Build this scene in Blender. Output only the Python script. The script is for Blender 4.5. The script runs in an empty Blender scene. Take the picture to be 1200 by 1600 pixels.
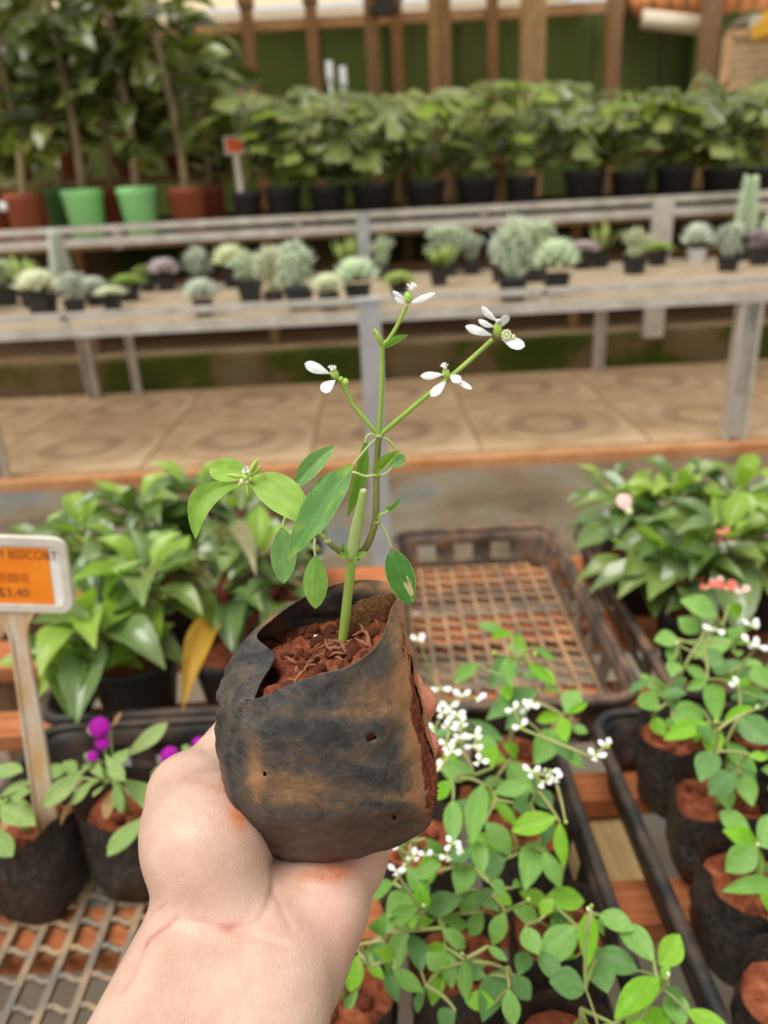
import bpy, math, random
import numpy as np
from mathutils import Vector, Matrix
R = random.Random(7)
PI = math.pi
scene = bpy.context.scene
COL = scene.collection

# ------------------------------------------------------------------ camera, light, exposure
PITCH, ROLL, FPX = math.radians(22.5), math.radians(3.0), 1202.0
CAM = Vector((0, 0, 1.4))
cd = bpy.data.cameras.new('camera'); cam = bpy.data.objects.new('camera', cd); COL.objects.link(cam)
cam.location = CAM
cam.rotation_euler = (Matrix.Rotation(PI/2 - PITCH, 3, 'X') @ Matrix.Rotation(-ROLL, 3, 'Z')).to_euler()
cd.sensor_fit = 'VERTICAL'; cd.sensor_height = 36.0; cd.sensor_width = 27.0
cd.lens = FPX / 1600 * 36
cd.clip_start = 0.01
cd.dof.use_dof = True; cd.dof.focus_distance = 0.325; cd.dof.aperture_fstop = cd.lens / 3.6
scene.camera = cam

w = bpy.data.worlds.new('overcast'); scene.world = w; w.use_nodes = True
bg = w.node_tree.nodes['Background']; bg.inputs[0].default_value = (1.0, 0.97, 0.92, 1); bg.inputs[1].default_value = 0.64
sl = bpy.data.lights.new('open_sky_sun_offscreen', 'SUN'); sl.energy = 3.3; sl.angle = math.radians(42); sl.color = (1, 0.96, 0.88)
so = bpy.data.objects.new('open_sky_sun_offscreen', sl); COL.objects.link(so); so.rotation_euler = (math.radians(14), math.radians(-16), 0)
vs = scene.view_settings; vs.view_transform = 'Standard'; vs.look = 'None'; vs.exposure = 0.2; vs.gamma = 1; vs.use_curve_mapping = False

# ------------------------------------------------------------------ pixel helpers (1200x1600 frame -> world)
fw = Vector((0, math.cos(PITCH), -math.sin(PITCH))); up0 = Vector((0, math.sin(PITCH), math.cos(PITCH))); rt0 = Vector((1, 0, 0))
rt = rt0*math.cos(ROLL) - up0*math.sin(ROLL); upv = rt0*math.sin(ROLL) + up0*math.cos(ROLL)
def ray(x, y): return fw + rt*((x-600)/FPX) + upv*((800-y)/FPX)
def pd(x, y, d): return CAM + ray(x, y)*d
def pz(x, y, z): r = ray(x, y); return CAM + r*((z-CAM.z)/r.z)
def py(x, y, Y): r = ray(x, y); return CAM + r*(Y/r.y)
def pix(p):
    v = Vector(p)-CAM; d = v.dot(fw); return 600+FPX*v.dot(rt)/d, 800-FPX*v.dot(upv)/d, d

# ------------------------------------------------------------------ materials
def nmat(name, rough=0.6, spec=0.4):
    m = bpy.data.materials.new(name); m.use_nodes = True
    nt = m.node_tree; b = nt.nodes['Principled BSDF']
    b.inputs['Roughness'].default_value = rough; b.inputs['Specular IOR Level'].default_value = spec
    return m, nt, b
def N(nt, t, **k):
    n = nt.nodes.new(t)
    for a, v in k.items():
        if a[0] == '_': setattr(n, a[1:], v)
        else: n.inputs[a.replace('_', ' ')].default_value = v
    return n
def L(nt, a, b): nt.links.new(a, b)
def ramp(nt, fac, stops, interp='LINEAR'):
    r = nt.nodes.new('ShaderNodeValToRGB'); r.color_ramp.interpolation = interp
    e = r.color_ramp.elements
    while len(e) < len(stops): e.new(0.5)
    for i, (p, c) in enumerate(stops): e[i].position = p; e[i].color = (*c, 1) if len(c) == 3 else c
    L(nt, fac, r.inputs[0]); return r.outputs[0]
def mix(nt, fac, a, b, mode='MIX'):
    m = nt.nodes.new('ShaderNodeMix'); m.data_type = 'RGBA'; m.blend_type = mode
    for s, v in ((m.inputs[0], fac), (m.inputs[6], a), (m.inputs[7], b)):
        if hasattr(v, 'is_output'): L(nt, v, s)
        elif isinstance(v, (int, float)): s.default_value = v
        else: s.default_value = (*v, 1)
    return m.outputs[2]
def math_(nt, op, a, b=0.0, c=None):
    m = nt.nodes.new('ShaderNodeMath'); m.operation = op
    for i, v in enumerate((a, b) if c is None else (a, b, c)):
        if hasattr(v, 'is_output'): L(nt, v, m.inputs[i])
        else: m.inputs[i].default_value = v
    return m.outputs[0]
def coords(nt, kind='Object', scale=None):
    o = nt.nodes.new('ShaderNodeTexCoord').outputs[kind]
    if scale:
        mp = nt.nodes.new('ShaderNodeMapping'); mp.inputs['Scale'].default_value = scale; L(nt, o, mp.inputs[0]); o = mp.outputs[0]
    return o
def noise(nt, vec, scale, detail=4, rough=0.55, out='Fac', dist=0.0):
    n = N(nt, 'ShaderNodeTexNoise', Scale=scale, Detail=detail, Roughness=rough, Distortion=dist); L(nt, vec, n.inputs['Vector']); return n.outputs[out]
def bump(nt, b, h, strength=0.3, dist=0.01):
    n = N(nt, 'ShaderNodeBump', Strength=strength, Distance=dist); L(nt, h, n.inputs['Height']); L(nt, n.outputs[0], b.inputs['Normal']); return n
def rnd(nt): return nt.nodes.new('ShaderNodeObjectInfo').outputs['Random']

def simple(name, c1, c2, scale=20, rough=0.6, bstr=0.2, bdist=0.003, spec=0.4, detail=5, metallic=0, lo=0.35, hi=0.65, kscale=None):
    m, nt, b = nmat(name, rough, spec)
    v = coords(nt, 'Object', kscale); f = noise(nt, v, scale, detail)
    L(nt, ramp(nt, f, [(lo, c1), (hi, c2)]), b.inputs['Base Color']); b.inputs['Metallic'].default_value = metallic
    if bstr: bump(nt, b, f, bstr, bdist)
    return m

def leafmat(name, cols, vein, veinw=0.05, veinamt=0.65, rough=0.45, trans=0.25, spec=0.35, sidev=9, blotch=None, edge=None, rose=0.0):
    """cols: (dark, light) spread by object random; UV: u across (0..1, midrib .5), v along"""
    m, nt, b = nmat(name, rough, spec)
    r = rnd(nt)
    base = mix(nt, r, cols[0], cols[1])
    uv = coords(nt, 'UV'); sp = nt.nodes.new('ShaderNodeSeparateXYZ'); L(nt, uv, sp.inputs[0])
    a = math_(nt, 'ABSOLUTE', math_(nt, 'SUBTRACT', sp.outputs[0], 0.5))
    mid = math_(nt, 'SUBTRACT', 1.0, math_(nt, 'SMOOTHSTEP' if False else 'MINIMUM', math_(nt, 'DIVIDE', a, veinw), 1.0))
    ph = math_(nt, 'SUBTRACT', math_(nt, 'MULTIPLY', sp.outputs[1], sidev), math_(nt, 'MULTIPLY', a, sidev*0.9))
    s = math_(nt, 'ABSOLUTE', math_(nt, 'SUBTRACT', math_(nt, 'FRACT', ph), 0.5))
    side = math_(nt, 'SUBTRACT', 1.0, math_(nt, 'MINIMUM', math_(nt, 'MULTIPLY', s, 7.0), 1.0))
    vfac = math_(nt, 'MINIMUM', math_(nt, 'ADD', math_(nt, 'MULTIPLY', mid, veinamt), math_(nt, 'MULTIPLY', side, veinamt*0.45)), 1.0)
    oc = coords(nt, 'Generated')
    n = noise(nt, oc, 3.5, 5)
    base = mix(nt, 1.0, base, ramp(nt, n, [(0.3, (0.8, 0.83, 0.8)), (0.7, (1.15, 1.15, 1.15))]), 'MULTIPLY')
    c = mix(nt, vfac, base, vein)
    if blotch: c = mix(nt, ramp(nt, noise(nt, oc, blotch[1], 6), [(blotch[2], (0, 0, 0)), (blotch[2]+(blotch[3] if len(blotch) > 3 else 0.05), (1, 1, 1))]), c, blotch[0])
    if edge: c = mix(nt, math_(nt, 'MULTIPLY', math_(nt, 'GREATER_THAN', a, 0.485), 0.7), c, edge)
    L(nt, c, b.inputs['Base Color'])
    bump(nt, b, math_(nt, 'ADD', math_(nt, 'MULTIPLY', vfac, -0.6), math_(nt, 'MULTIPLY', n, 0.4)), 0.35, 0.0015)
    t = nt.nodes.new('ShaderNodeBsdfTranslucent'); L(nt, mix(nt, 1.0, c, (1.15, 1.25, 0.55), 'MULTIPLY'), t.inputs[0])
    ms = nt.nodes.new('ShaderNodeMixShader'); ms.inputs[0].default_value = trans
    L(nt, b.outputs[0], ms.inputs[1]); L(nt, t.outputs[0], ms.inputs[2])
    L(nt, ms.outputs[0], nt.nodes['Material Output'].inputs[0])
    return m

M = {}
M['leaf_fresh'] = leafmat('fresh_leaf', ((0.24, 0.44, 0.055), (0.31, 0.51, 0.08)), (0.36, 0.60, 0.16), 0.02, 0.5, sidev=12, edge=(0.45, 0.62, 0.2))
M['leaf_blue'] = leafmat('blue_green_leaf', ((0.16, 0.345, 0.09), (0.20, 0.39, 0.115)), (0.29, 0.48, 0.2), 0.02, 0.55, sidev=12, edge=(0.40, 0.55, 0.25))
M['leaf_mottled'] = leafmat('mottled_leaf', ((0.115, 0.275, 0.065), (0.12, 0.285, 0.07)), (0.22, 0.42, 0.15), 0.02, 0.45, sidev=14, blotch=((0.27, 0.42, 0.06), 3.0, 0.50, 0.22), edge=(0.3, 0.5, 0.2))
M['leaf_scarred'] = leafmat('scarred_leaf', ((0.06, 0.2, 0.025), (0.06, 0.2, 0.025)), (0.15, 0.32, 0.1), 0.02, 0.5, sidev=12, blotch=((0.5, 0.42, 0.22), 2.0, 0.58), edge=(0.4, 0.55, 0.2))
M['leaf_under'] = leafmat('pale_underleaf', ((0.23, 0.45, 0.08), (0.25, 0.47, 0.09)), (0.13, 0.34, 0.03), 0.03, 0.7, sidev=10, edge=(0.45, 0.6, 0.25))
M['eu_leaf'] = leafmat('spurge_leaf', ((0.165, 0.35, 0.06), (0.27, 0.50, 0.125)), (0.24, 0.5, 0.14), 0.015, 0.35, sidev=9)
M['eu_dark'] = leafmat('spurge_dark_leaf', ((0.105, 0.24, 0.065), (0.175, 0.345, 0.11)), (0.18, 0.38, 0.14), 0.015, 0.3, sidev=9)
M['eu_bright'] = leafmat('spurge_young_leaf', ((0.21, 0.52, 0.02), (0.33, 0.62, 0.06)), (0.35, 0.6, 0.15), 0.015, 0.3, sidev=9, trans=0.35)
M['imp_leaf'] = leafmat('impatiens_leaf', ((0.07, 0.135, 0.022), (0.24, 0.33, 0.08)), (0.32, 0.5, 0.16), 0.02, 0.6, rough=0.30, spec=0.6, sidev=8)
M['imp_grey'] = leafmat('impatiens_dull_leaf', ((0.09, 0.165, 0.05), (0.20, 0.29, 0.10)), (0.32, 0.4, 0.18), 0.02, 0.5, rough=0.24, spec=0.9, sidev=8)
M['imp_bright'] = leafmat('impatiens_light_leaf', ((0.25, 0.42, 0.035), (0.40, 0.55, 0.11)), (0.42, 0.58, 0.2), 0.02, 0.5, rough=0.32, spec=0.5, sidev=8, trans=0.35)
M['imp_bronze'] = leafmat('impatiens_bronze_leaf', ((0.16, 0.14, 0.05), (0.32, 0.30, 0.15)), (0.35, 0.2, 0.14), 0.03, 0.6, rough=0.3, spec=0.6, sidev=8)
M['leaf_yellow'] = leafmat('withered_yellow_leaf', ((0.46, 0.26, 0.03), (0.5, 0.30, 0.04)), (0.45, 0.2, 0.04), 0.02, 0.5, blotch=((0.3, 0.15, 0.05), 3, 0.62))
M['gom_leaf'] = leafmat('downy_leaf', ((0.22, 0.36, 0.10), (0.34, 0.46, 0.16)), (0.46, 0.56, 0.28), 0.03, 0.5, rough=0.75, sidev=8, blotch=((0.42, 0.38, 0.26), 2.2, 0.66))
M['gom_dry'] = leafmat('dry_leaf', ((0.42, 0.24, 0.10), (0.5, 0.33, 0.16)), (0.3, 0.15, 0.07), 0.03, 0.5, rough=0.8)
M['mon_leaf'] = leafmat('monstera_leaf', ((0.095, 0.13, 0.025), (0.25, 0.28, 0.08)), (0.32, 0.36, 0.13), 0.02, 0.5, rough=0.26, spec=0.7, sidev=9)
M['mon_bright'] = leafmat('monstera_young_leaf', ((0.20, 0.31, 0.015), (0.30, 0.40, 0.05)), (0.35, 0.45, 0.12), 0.02, 0.5, rough=0.3, spec=0.6, trans=0.35)
M['fic_leaf'] = leafmat('fig_leaf', ((0.055, 0.08, 0.014), (0.22, 0.225, 0.055)), (0.22, 0.26, 0.08), 0.02, 0.5, rough=0.24, spec=0.7, sidev=10)
M['fic_light'] = leafmat('fig_light_leaf', ((0.13, 0.19, 0.03), (0.26, 0.30, 0.09)), (0.3, 0.38, 0.14), 0.02, 0.5, rough=0.3, spec=0.6)

def stem_mat(name, c1, c2, scale=60, rough=0.5):
    return simple(name, c1, c2, scale, rough, 0.2, 0.0005, lo=0.4, hi=0.6, kscale=(1, 1, 0.25))
M['stem_green'] = stem_mat('green_stem', (0.24, 0.40, 0.045), (0.36, 0.52, 0.11))
M['stem_pale'] = stem_mat('pale_stem', (0.33, 0.48, 0.12), (0.44, 0.57, 0.2))
M['stem_olive'] = stem_mat('olive_stem', (0.13, 0.13, 0.03), (0.24, 0.25, 0.07), 90)
M['petiole'] = stem_mat('petiole_skin', (0.42, 0.52, 0.16), (0.5, 0.6, 0.24))
M['stem_eu'] = stem_mat('spurge_stem', (0.25, 0.33, 0.09), (0.42, 0.40, 0.16), 25)
M['stem_red'] = stem_mat('red_stem', (0.16, 0.012, 0.012), (0.28, 0.04, 0.03), 40)
M['cut_end'] = simple('cut_wood', (0.55, 0.5, 0.35), (0.7, 0.62, 0.5), 300, 0.8, 0)
M['trunk'] = simple('fig_bark', (0.24, 0.17, 0.08), (0.45, 0.36, 0.22), 14, 0.85, 0.5, 0.01, kscale=(1, 1, 0.3))
m, nt, b = nmat('white_petal', 0.6, 0.2); M['petal'] = m
L(nt, ramp(nt, noise(nt, coords(nt, 'Generated'), 4), [(0.3, (0.86, 0.87, 0.86)), (0.7, (0.93, 0.93, 0.93))]), b.inputs['Base Color'])
b.inputs['Subsurface Weight'].default_value = 0.0
M['bud'] = simple('green_bud', (0.30, 0.5, 0.06), (0.45, 0.62, 0.14), 200, 0.5, 0.1, 0.0003)
M['bud_pale'] = simple('pale_bud', (0.55, 0.66, 0.3), (0.75, 0.8, 0.5), 200, 0.6, 0.1, 0.0003)
M['magenta'] = simple('magenta_floret', (0.36, 0.004, 0.34), (0.55, 0.01, 0.52), 120, 0.7, 0.3, 0.001)
M['pink'] = simple('pink_petal', (0.85, 0.45, 0.45), (0.9, 0.62, 0.58), 20, 0.6, 0)
M['coral'] = simple('coral_petal', (0.62, 0.10, 0.09), (0.75, 0.2, 0.16), 20, 0.6, 0)
# succulents
def succ_mat(name, a, b_, tip): 
    m, nt, b = nmat(name, 0.65, 0.3)
    L(nt, mix(nt, rnd(nt), a, b_), b.inputs['Base Color']); return m
M['suc_mint'] = succ_mat('mint_succulent_skin', (0.50, 0.62, 0.38), (0.62, 0.74, 0.54), None)
M['suc_pale'] = succ_mat('cream_succulent_skin', (0.60, 0.64, 0.38), (0.68, 0.72, 0.50), None)
M['suc_green'] = succ_mat('green_succulent_skin', (0.24, 0.34, 0.07), (0.36, 0.44, 0.13), None)
M['suc_grey'] = succ_mat('grey_succulent_skin', (0.50, 0.56, 0.44), (0.60, 0.66, 0.54), None)
M['suc_pink'] = succ_mat('pinkish_succulent_skin', (0.42, 0.34, 0.34), (0.48, 0.4, 0.42), None)
# soil, plastics, woods, metals
def soil_mat(name, c1, c2, c3, s=90):
    m, nt, b = nmat(name, 0.95, 0.15); v = coords(nt)
    f = noise(nt, v, s, 8, 0.7); g = noise(nt, v, s*0.25, 3)
    c = ramp(nt, f, [(0.28, c1), (0.5, c2), (0.72, c3)])
    L(nt, mix(nt, 1.0, c, ramp(nt, g, [(0.3, (0.75, 0.75, 0.75)), (0.7, (1.15, 1.1, 1.05))]), 'MULTIPLY'), b.inputs['Base Color'])
    bump(nt, b, f, 0.9, 0.004); return m
M['soil'] = soil_mat('red_soil', (0.10, 0.026, 0.011), (0.31, 0.088, 0.042), (0.48, 0.18, 0.10), 9)
M['soil_hero'] = soil_mat('red_clay_soil', (0.13, 0.03, 0.013), (0.31, 0.09, 0.045), (0.46, 0.18, 0.10), 260)
M['clod'] = soil_mat('mossy_clod', (0.08, 0.035, 0.015), (0.20, 0.10, 0.04), (0.30, 0.21, 0.09), 5)
M['chip'] = simple('bark_chip_brown', (0.20, 0.07, 0.03), (0.42, 0.2, 0.1), 300, 0.9, 0.4, 0.0005)
M['perlite'] = simple('perlite_white', (0.8, 0.78, 0.74), (0.9, 0.88, 0.86), 500, 0.9, 0.3, 0.0005)
def plastic(name, c, dust, rough=0.42, amt=0.62):
    m, nt, b = nmat(name, rough, 0.45); v = coords(nt)
    f = noise(nt, v, 14, 7, 0.65, dist=0.4)
    L(nt, ramp(nt, f, [(0.42, c), (amt, tuple(0.6*x+0.4*y for x, y in zip(c, dust))), (amt+0.16, dust)]), b.inputs['Base Color'])
    L(nt, ramp(nt, f, [(0.4, (rough,)*3), (0.7, (0.8,)*3)]), b.inputs['Roughness'])
    bump(nt, b, noise(nt, v, 60, 4), 0.15, 0.001); return m
M['tray'] = plastic('black_tray_plastic', (0.016, 0.017, 0.018), (0.17, 0.10, 0.065))
M['tray_dusty'] = plastic('dusty_tray_plastic', (0.055, 0.045, 0.038), (0.30, 0.17, 0.10), 0.5, 0.55)
M['grid_dusty'] = plastic('dusty_grid_plastic', (0.17, 0.12, 0.08), (0.45, 0.26, 0.13), 0.6, 0.5)
M['grid_grey'] = plastic('grey_grid_plastic', (0.16, 0.14, 0.115), (0.42, 0.27, 0.14), 0.5, 0.52)
M['pot_black'] = plastic('black_pot_plastic', (0.014, 0.015, 0.017), (0.09, 0.075, 0.06), 0.45, 0.66)
M['pot_green'] = simple('light_green_pot_plastic', (0.38, 0.93, 0.36), (0.42, 0.95, 0.40), 5, 0.4, 0)
M['pot_dgreen'] = simple('dull_green_pot_plastic', (0.07, 0.22, 0.06), (0.10, 0.27, 0.08), 5, 0.5, 0)
M['pot_terra'] = simple('terracotta_pot_plastic', (0.30, 0.075, 0.035), (0.36, 0.1, 0.05), 6, 0.55, 0)
M['pot_white'] = simple('white_pot_plastic', (0.6, 0.6, 0.6), (0.7, 0.7, 0.7), 6, 0.5, 0)
def bagmat(name, scale, dust=(0.34, 0.17, 0.075), c=(0.022, 0.021, 0.020), a0=0.46, a1=0.72, rough=0.38, bs=0.5):
    m, nt, b = nmat(name, rough, 0.5); v = coords(nt)
    f = noise(nt, v, scale, 9, 0.68, dist=0.8); g = noise(nt, v, scale*6, 6, 0.7)
    h = math_(nt, 'ADD', math_(nt, 'MULTIPLY', f, 0.72), math_(nt, 'MULTIPLY', g, 0.28))
    mid = tuple(0.72*x+0.28*y for x, y in zip(c, dust))
    L(nt, ramp(nt, h, [(a0-0.08, c), (a0+0.06, mid), (a1, dust)]), b.inputs['Base Color'])
    L(nt, ramp(nt, h, [(a0, (rough,)*3), (a1, (0.85,)*3)]), b.inputs['Roughness'])
    wv = noise(nt, v, scale*1.6, 3, 0.5, dist=1.5)
    hb = math_(nt, 'ADD', wv, math_(nt, 'MULTIPLY', g, 0.12))
    bump(nt, b, hb, bs, 0.15/scale); return m
m, nt, b = nmat('mud_stained_film', 0.34, 0.5); M['bag_hero'] = m
def battr(n): 
    a = nt.nodes.new('ShaderNodeAttribute'); a.attribute_name = n; return a.outputs['Fac']
v = coords(nt); f = noise(nt, v, 26, 9, 0.68, dist=0.8); g_ = noise(nt, v, 240, 8, 0.78); fs_ = noise(nt, coords(nt, 'Object', (1, 1, 2.6)), 60, 8, 0.7, dist=1.2)
h = math_(nt, 'ADD', math_(nt, 'ADD', math_(nt, 'MULTIPLY', f, 0.42), math_(nt, 'MULTIPLY', fs_, 0.25)), math_(nt, 'MULTIPLY', g_, 0.33))
h = math_(nt, 'ADD', h, math_(nt, 'MULTIPLY', battr('mud'), 0.25))
c = ramp(nt, h, [(0.46, (0.022, 0.022, 0.024)), (0.535, (0.062, 0.055, 0.048)), (0.60, (0.12, 0.078, 0.045)), (0.70, (0.28, 0.155, 0.072)), (0.84, (0.44, 0.18, 0.07))])
c = mix(nt, math_(nt, 'MULTIPLY', battr('wet'), 0.8), c, ramp(nt, fs_, [(0.38, (0.030, 0.016, 0.012)), (0.6, (0.085, 0.035, 0.022)), (0.72, (0.22, 0.07, 0.03))]))
L(nt, c, b.inputs['Base Color'])
rg0 = ramp(nt, h, [(0.45, (0.36,)*3), (0.68, (0.85,)*3)]); L(nt, mix(nt, battr('gloss'), rg0, (0.2, 0.2, 0.2)), b.inputs['Roughness'])
hb = math_(nt, 'ADD', noise(nt, v, 60, 4, 0.5, dist=1.0), math_(nt, 'ADD', math_(nt, 'MULTIPLY', g_, 0.35), math_(nt, 'MULTIPLY', math_(nt, 'MULTIPLY', battr('gloss'), noise(nt, v, 170, 4, 0.6, dist=2.5)), 2.5)))
bump(nt, b, hb, 0.3, 0.004)
M['bag'] = bagmat('black_bag_film', 14, (0.20, 0.12, 0.075), (0.020, 0.021, 0.022), 0.52, 0.75)
def wood(name, c1, c2, c3, sc=(2, 30, 30)):
    m, nt, b = nmat(name, 0.75, 0.25); v = coords(nt, 'Object', sc)
    f = noise(nt, v, 2.2, 7, 0.6, dist=0.6); g = noise(nt, coords(nt), 9, 4)
    c = ramp(nt, f, [(0.3, c1), (0.5, c2), (0.72, c3)])
    c = mix(nt, 1.0, c, mix(nt, rnd(nt), (0.85, 0.85, 0.85), (1.12, 1.08, 1.05)), 'MULTIPLY')
    c = mix(nt, 1.0, c, ramp(nt, g, [(0.3, (0.8, 0.78, 0.75)), (0.7, (1.1, 1.1, 1.1))]), 'MULTIPLY')
    L(nt, c, b.inputs['Base Color']); bump(nt, b, f, 0.35, 0.003); return m
M['plank'] = wood('red_dusty_plank', (0.34, 0.10, 0.035), (0.50, 0.17, 0.065), (0.60, 0.27, 0.12))
M['board'] = wood('tan_board', (0.42, 0.27, 0.11), (0.55, 0.38, 0.18), (0.62, 0.46, 0.24), (30, 2, 30))
M['whiteboard'] = wood('whitewashed_board', (0.50, 0.42, 0.32), (0.64, 0.56, 0.45), (0.7, 0.64, 0.55))
M['post_wood'] = wood('weathered_post', (0.19, 0.11, 0.06), (0.29, 0.175, 0.095), (0.37, 0.24, 0.14), (30, 30, 2))
M['post_light'] = wood('light_post', (0.36, 0.22, 0.11), (0.50, 0.33, 0.18), (0.58, 0.42, 0.25), (30, 30, 2))
M['stage_wood'] = wood('staging_plank', (0.26, 0.17, 0.08), (0.40, 0.27, 0.13), (0.5, 0.36, 0.2))
def metal(name, c1, c2, rough=0.45):
    return simple(name, c1, c2, 9, rough, 0.1, 0.002, metallic=0.35, spec=0.5)
M['galv'] = metal('galvanised_steel', (0.52, 0.48, 0.42), (0.70, 0.66, 0.60))
M['galv_cool'] = metal('painted_grey_steel', (0.45, 0.45, 0.47), (0.55, 0.55, 0.57), 0.5)
M['mesh'] = metal('mesh_wire', (0.52, 0.42, 0.29), (0.68, 0.57, 0.42), 0.6)
M['sign_white'] = simple('off_white_plastic', (0.62, 0.58, 0.49), (0.76, 0.72, 0.64), 40, 0.45, 0.1, 0.0005)
M['stake'] = simple('dirty_stake_plastic', (0.62, 0.40, 0.20), (0.68, 0.60, 0.48), 30, 0.5, 0.1, 0.0005, lo=0.42, hi=0.6, kscale=(2.2, 1, 0.5))
M['paper_white'] = simple('white_paper', (0.85, 0.84, 0.82), (0.9, 0.89, 0.88), 50, 0.6, 0)
M['sticker'] = simple('orange_sticker', (0.93, 0.24, 0.008), (0.98, 0.30, 0.015), 40, 0.6, 0)
M['ink'] = simple('dark_ink', (0.16, 0.05, 0.025), (0.22, 0.07, 0.03), 200, 0.7, 0)
M['ink_faded'] = simple('faded_ink', (0.50, 0.10, 0.012), (0.6, 0.14, 0.015), 200, 0.7, 0)
M['tag_red'] = simple('red_orange_tag', (0.75, 0.10, 0.02), (0.85, 0.15, 0.03), 20, 0.6, 0)
M['green_wall'] = simple('green_sheeting', (0.10, 0.15, 0.04), (0.125, 0.18, 0.05), 3, 0.8, 0.3, 0.02, kscale=(12, 1, 1))
M['fascia'] = wood('fascia_beam', (0.45, 0.26, 0.13), (0.58, 0.38, 0.22), (0.66, 0.5, 0.34))
M['rooftile'] = simple('terracotta_tile', (0.62, 0.22, 0.08), (0.72, 0.33, 0.13), 8, 0.8, 0.3, 0.01)
M['gutter'] = simple('cream_gutter', (0.6, 0.52, 0.38), (0.68, 0.6, 0.46), 5, 0.5, 0)
M['louvre'] = simple('cream_louvre', (0.5, 0.37, 0.2), (0.62, 0.48, 0.29), 5, 0.6, 0)
M['yellow'] = simple('yellow_paint', (0.75, 0.42, 0.03), (0.8, 0.48, 0.05), 5, 0.5, 0)
m, nt, b = nmat('translucent_roof_sheet', 0.6, 0.2); M['roof'] = m
t = nt.nodes.new('ShaderNodeBsdfTranslucent'); t.inputs[0].default_value = (0.95, 0.88, 0.74, 1)
b.inputs['Base Color'].default_value = (0.9, 0.84, 0.72, 1)
ms = nt.nodes.new('ShaderNodeMixShader'); ms.inputs[0].default_value = 0.75
L(nt, b.outputs[0], ms.inputs[1]); L(nt, t.outputs[0], ms.inputs[2]); L(nt, ms.outputs[0], nt.nodes['Material Output'].inputs[0])
# patterned slab: rings around the slab centre + worn tan
m, nt, b = nmat('ring_patterned_slab', 0.7, 0.3); M['slab'] = m
v = coords(nt); sp = nt.nodes.new('ShaderNodeSeparateXYZ'); L(nt, v, sp.inputs[0])
def ringfac(cy):
    dx = sp.outputs[0]; dy = math_(nt, 'SUBTRACT', sp.outputs[1], cy)
    d = math_(nt, 'SQRT', math_(nt, 'ADD', math_(nt, 'MULTIPLY', dx, dx), math_(nt, 'MULTIPLY', dy, dy)))
    d = math_(nt, 'ADD', d, math_(nt, 'MULTIPLY', math_(nt, 'SUBTRACT', noise(nt, v, 6, 3), 0.5), 0.05))
    return ramp(nt, d, [(0.0, (0.1,)*3), (0.13, (0.1,)*3), (0.17, (0.85,)*3), (0.24, (0.75,)*3), (0.28, (0.1,)*3), (0.34, (0.12,)*3), (0.37, (0.45,)*3), (0.42, (0.4,)*3), (0.45, (0.05,)*3)])
rf = ringfac(0.0)
n1 = noise(nt, v, 3.0, 7, 0.65)
tan = ramp(nt, n1, [(0.3, (0.42, 0.26, 0.13)), (0.52, (0.56, 0.40, 0.245)), (0.75, (0.66, 0.52, 0.35))])
L(nt, mix(nt, math_(nt, 'MULTIPLY', rf, 0.8), tan, (0.27, 0.19, 0.115)), b.inputs['Base Color']); bump(nt, b, n1, 0.2, 0.01)
M['grout'] = simple('sandy_grout', (0.36, 0.23, 0.12), (0.5, 0.35, 0.2), 12, 0.9, 0.3, 0.01)
M['tanfloor'] = simple('sandy_concrete', (0.46, 0.31, 0.17), (0.62, 0.46, 0.29), 3, 0.85, 0.3, 0.01)
M['brick_edge'] = simple('orange_brick_edge', (0.42, 0.17, 0.06), (0.55, 0.28, 0.13), 5, 0.85, 0.4, 0.01)
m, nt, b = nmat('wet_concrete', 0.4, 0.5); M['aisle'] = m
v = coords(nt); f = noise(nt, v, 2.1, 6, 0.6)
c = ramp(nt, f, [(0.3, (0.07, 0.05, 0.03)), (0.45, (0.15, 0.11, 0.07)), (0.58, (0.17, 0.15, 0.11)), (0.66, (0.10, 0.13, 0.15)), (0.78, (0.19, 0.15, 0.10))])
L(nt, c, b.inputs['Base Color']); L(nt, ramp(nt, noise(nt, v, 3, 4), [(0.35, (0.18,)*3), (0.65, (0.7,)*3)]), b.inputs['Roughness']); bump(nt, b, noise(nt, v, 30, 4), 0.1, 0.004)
m, nt, b = nmat('mossy_concrete', 0.9, 0.2); M['moss'] = m
v = coords(nt); f = noise(nt, v, 1.3, 6, 0.6)
L(nt, ramp(nt, f, [(0.34, (0.035, 0.055, 0.006)), (0.47, (0.07, 0.085, 0.012)), (0.53, (0.16, 0.11, 0.055)), (0.68, (0.20, 0.16, 0.09)), (0.76, (0.16, 0.19, 0.14))]), b.inputs['Base Color']); bump(nt, b, noise(nt, v, 25, 5), 0.5, 0.02)
# skin
m, nt, b = nmat('skin', 0.37, 0.5); M['skin'] = m
def attr(n): 
    a = nt.nodes.new('ShaderNodeAttribute'); a.attribute_name = n; return a.outputs['Fac']
v = coords(nt)
base = ramp(nt, noise(nt, v, 38, 8, 0.7), [(0.3, (0.50, 0.31, 0.235)), (0.7, (0.645, 0.455, 0.365))])
base = mix(nt, attr('pink'), base, (0.76, 0.34, 0.265))
base = mix(nt, math_(nt, 'MULTIPLY', attr('scratch'), 0.75), base, (0.40, 0.13, 0.12))
dirtn = ramp(nt, noise(nt, v, 220, 6, 0.7), [(0.35, (0, 0, 0)), (0.6, (1, 1, 1))])
dirt = math_(nt, 'MULTIPLY', attr('dirt'), math_(nt, 'ADD', math_(nt, 'MULTIPLY', dirtn, 0.6), 0.4))
base = mix(nt, dirt, base, (0.60, 0.17, 0.055))
L(nt, base, b.inputs['Base Color'])
b.inputs['Subsurface Weight'].default_value = 0.12; b.inputs['Subsurface Scale'].default_value = 0.004
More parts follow.
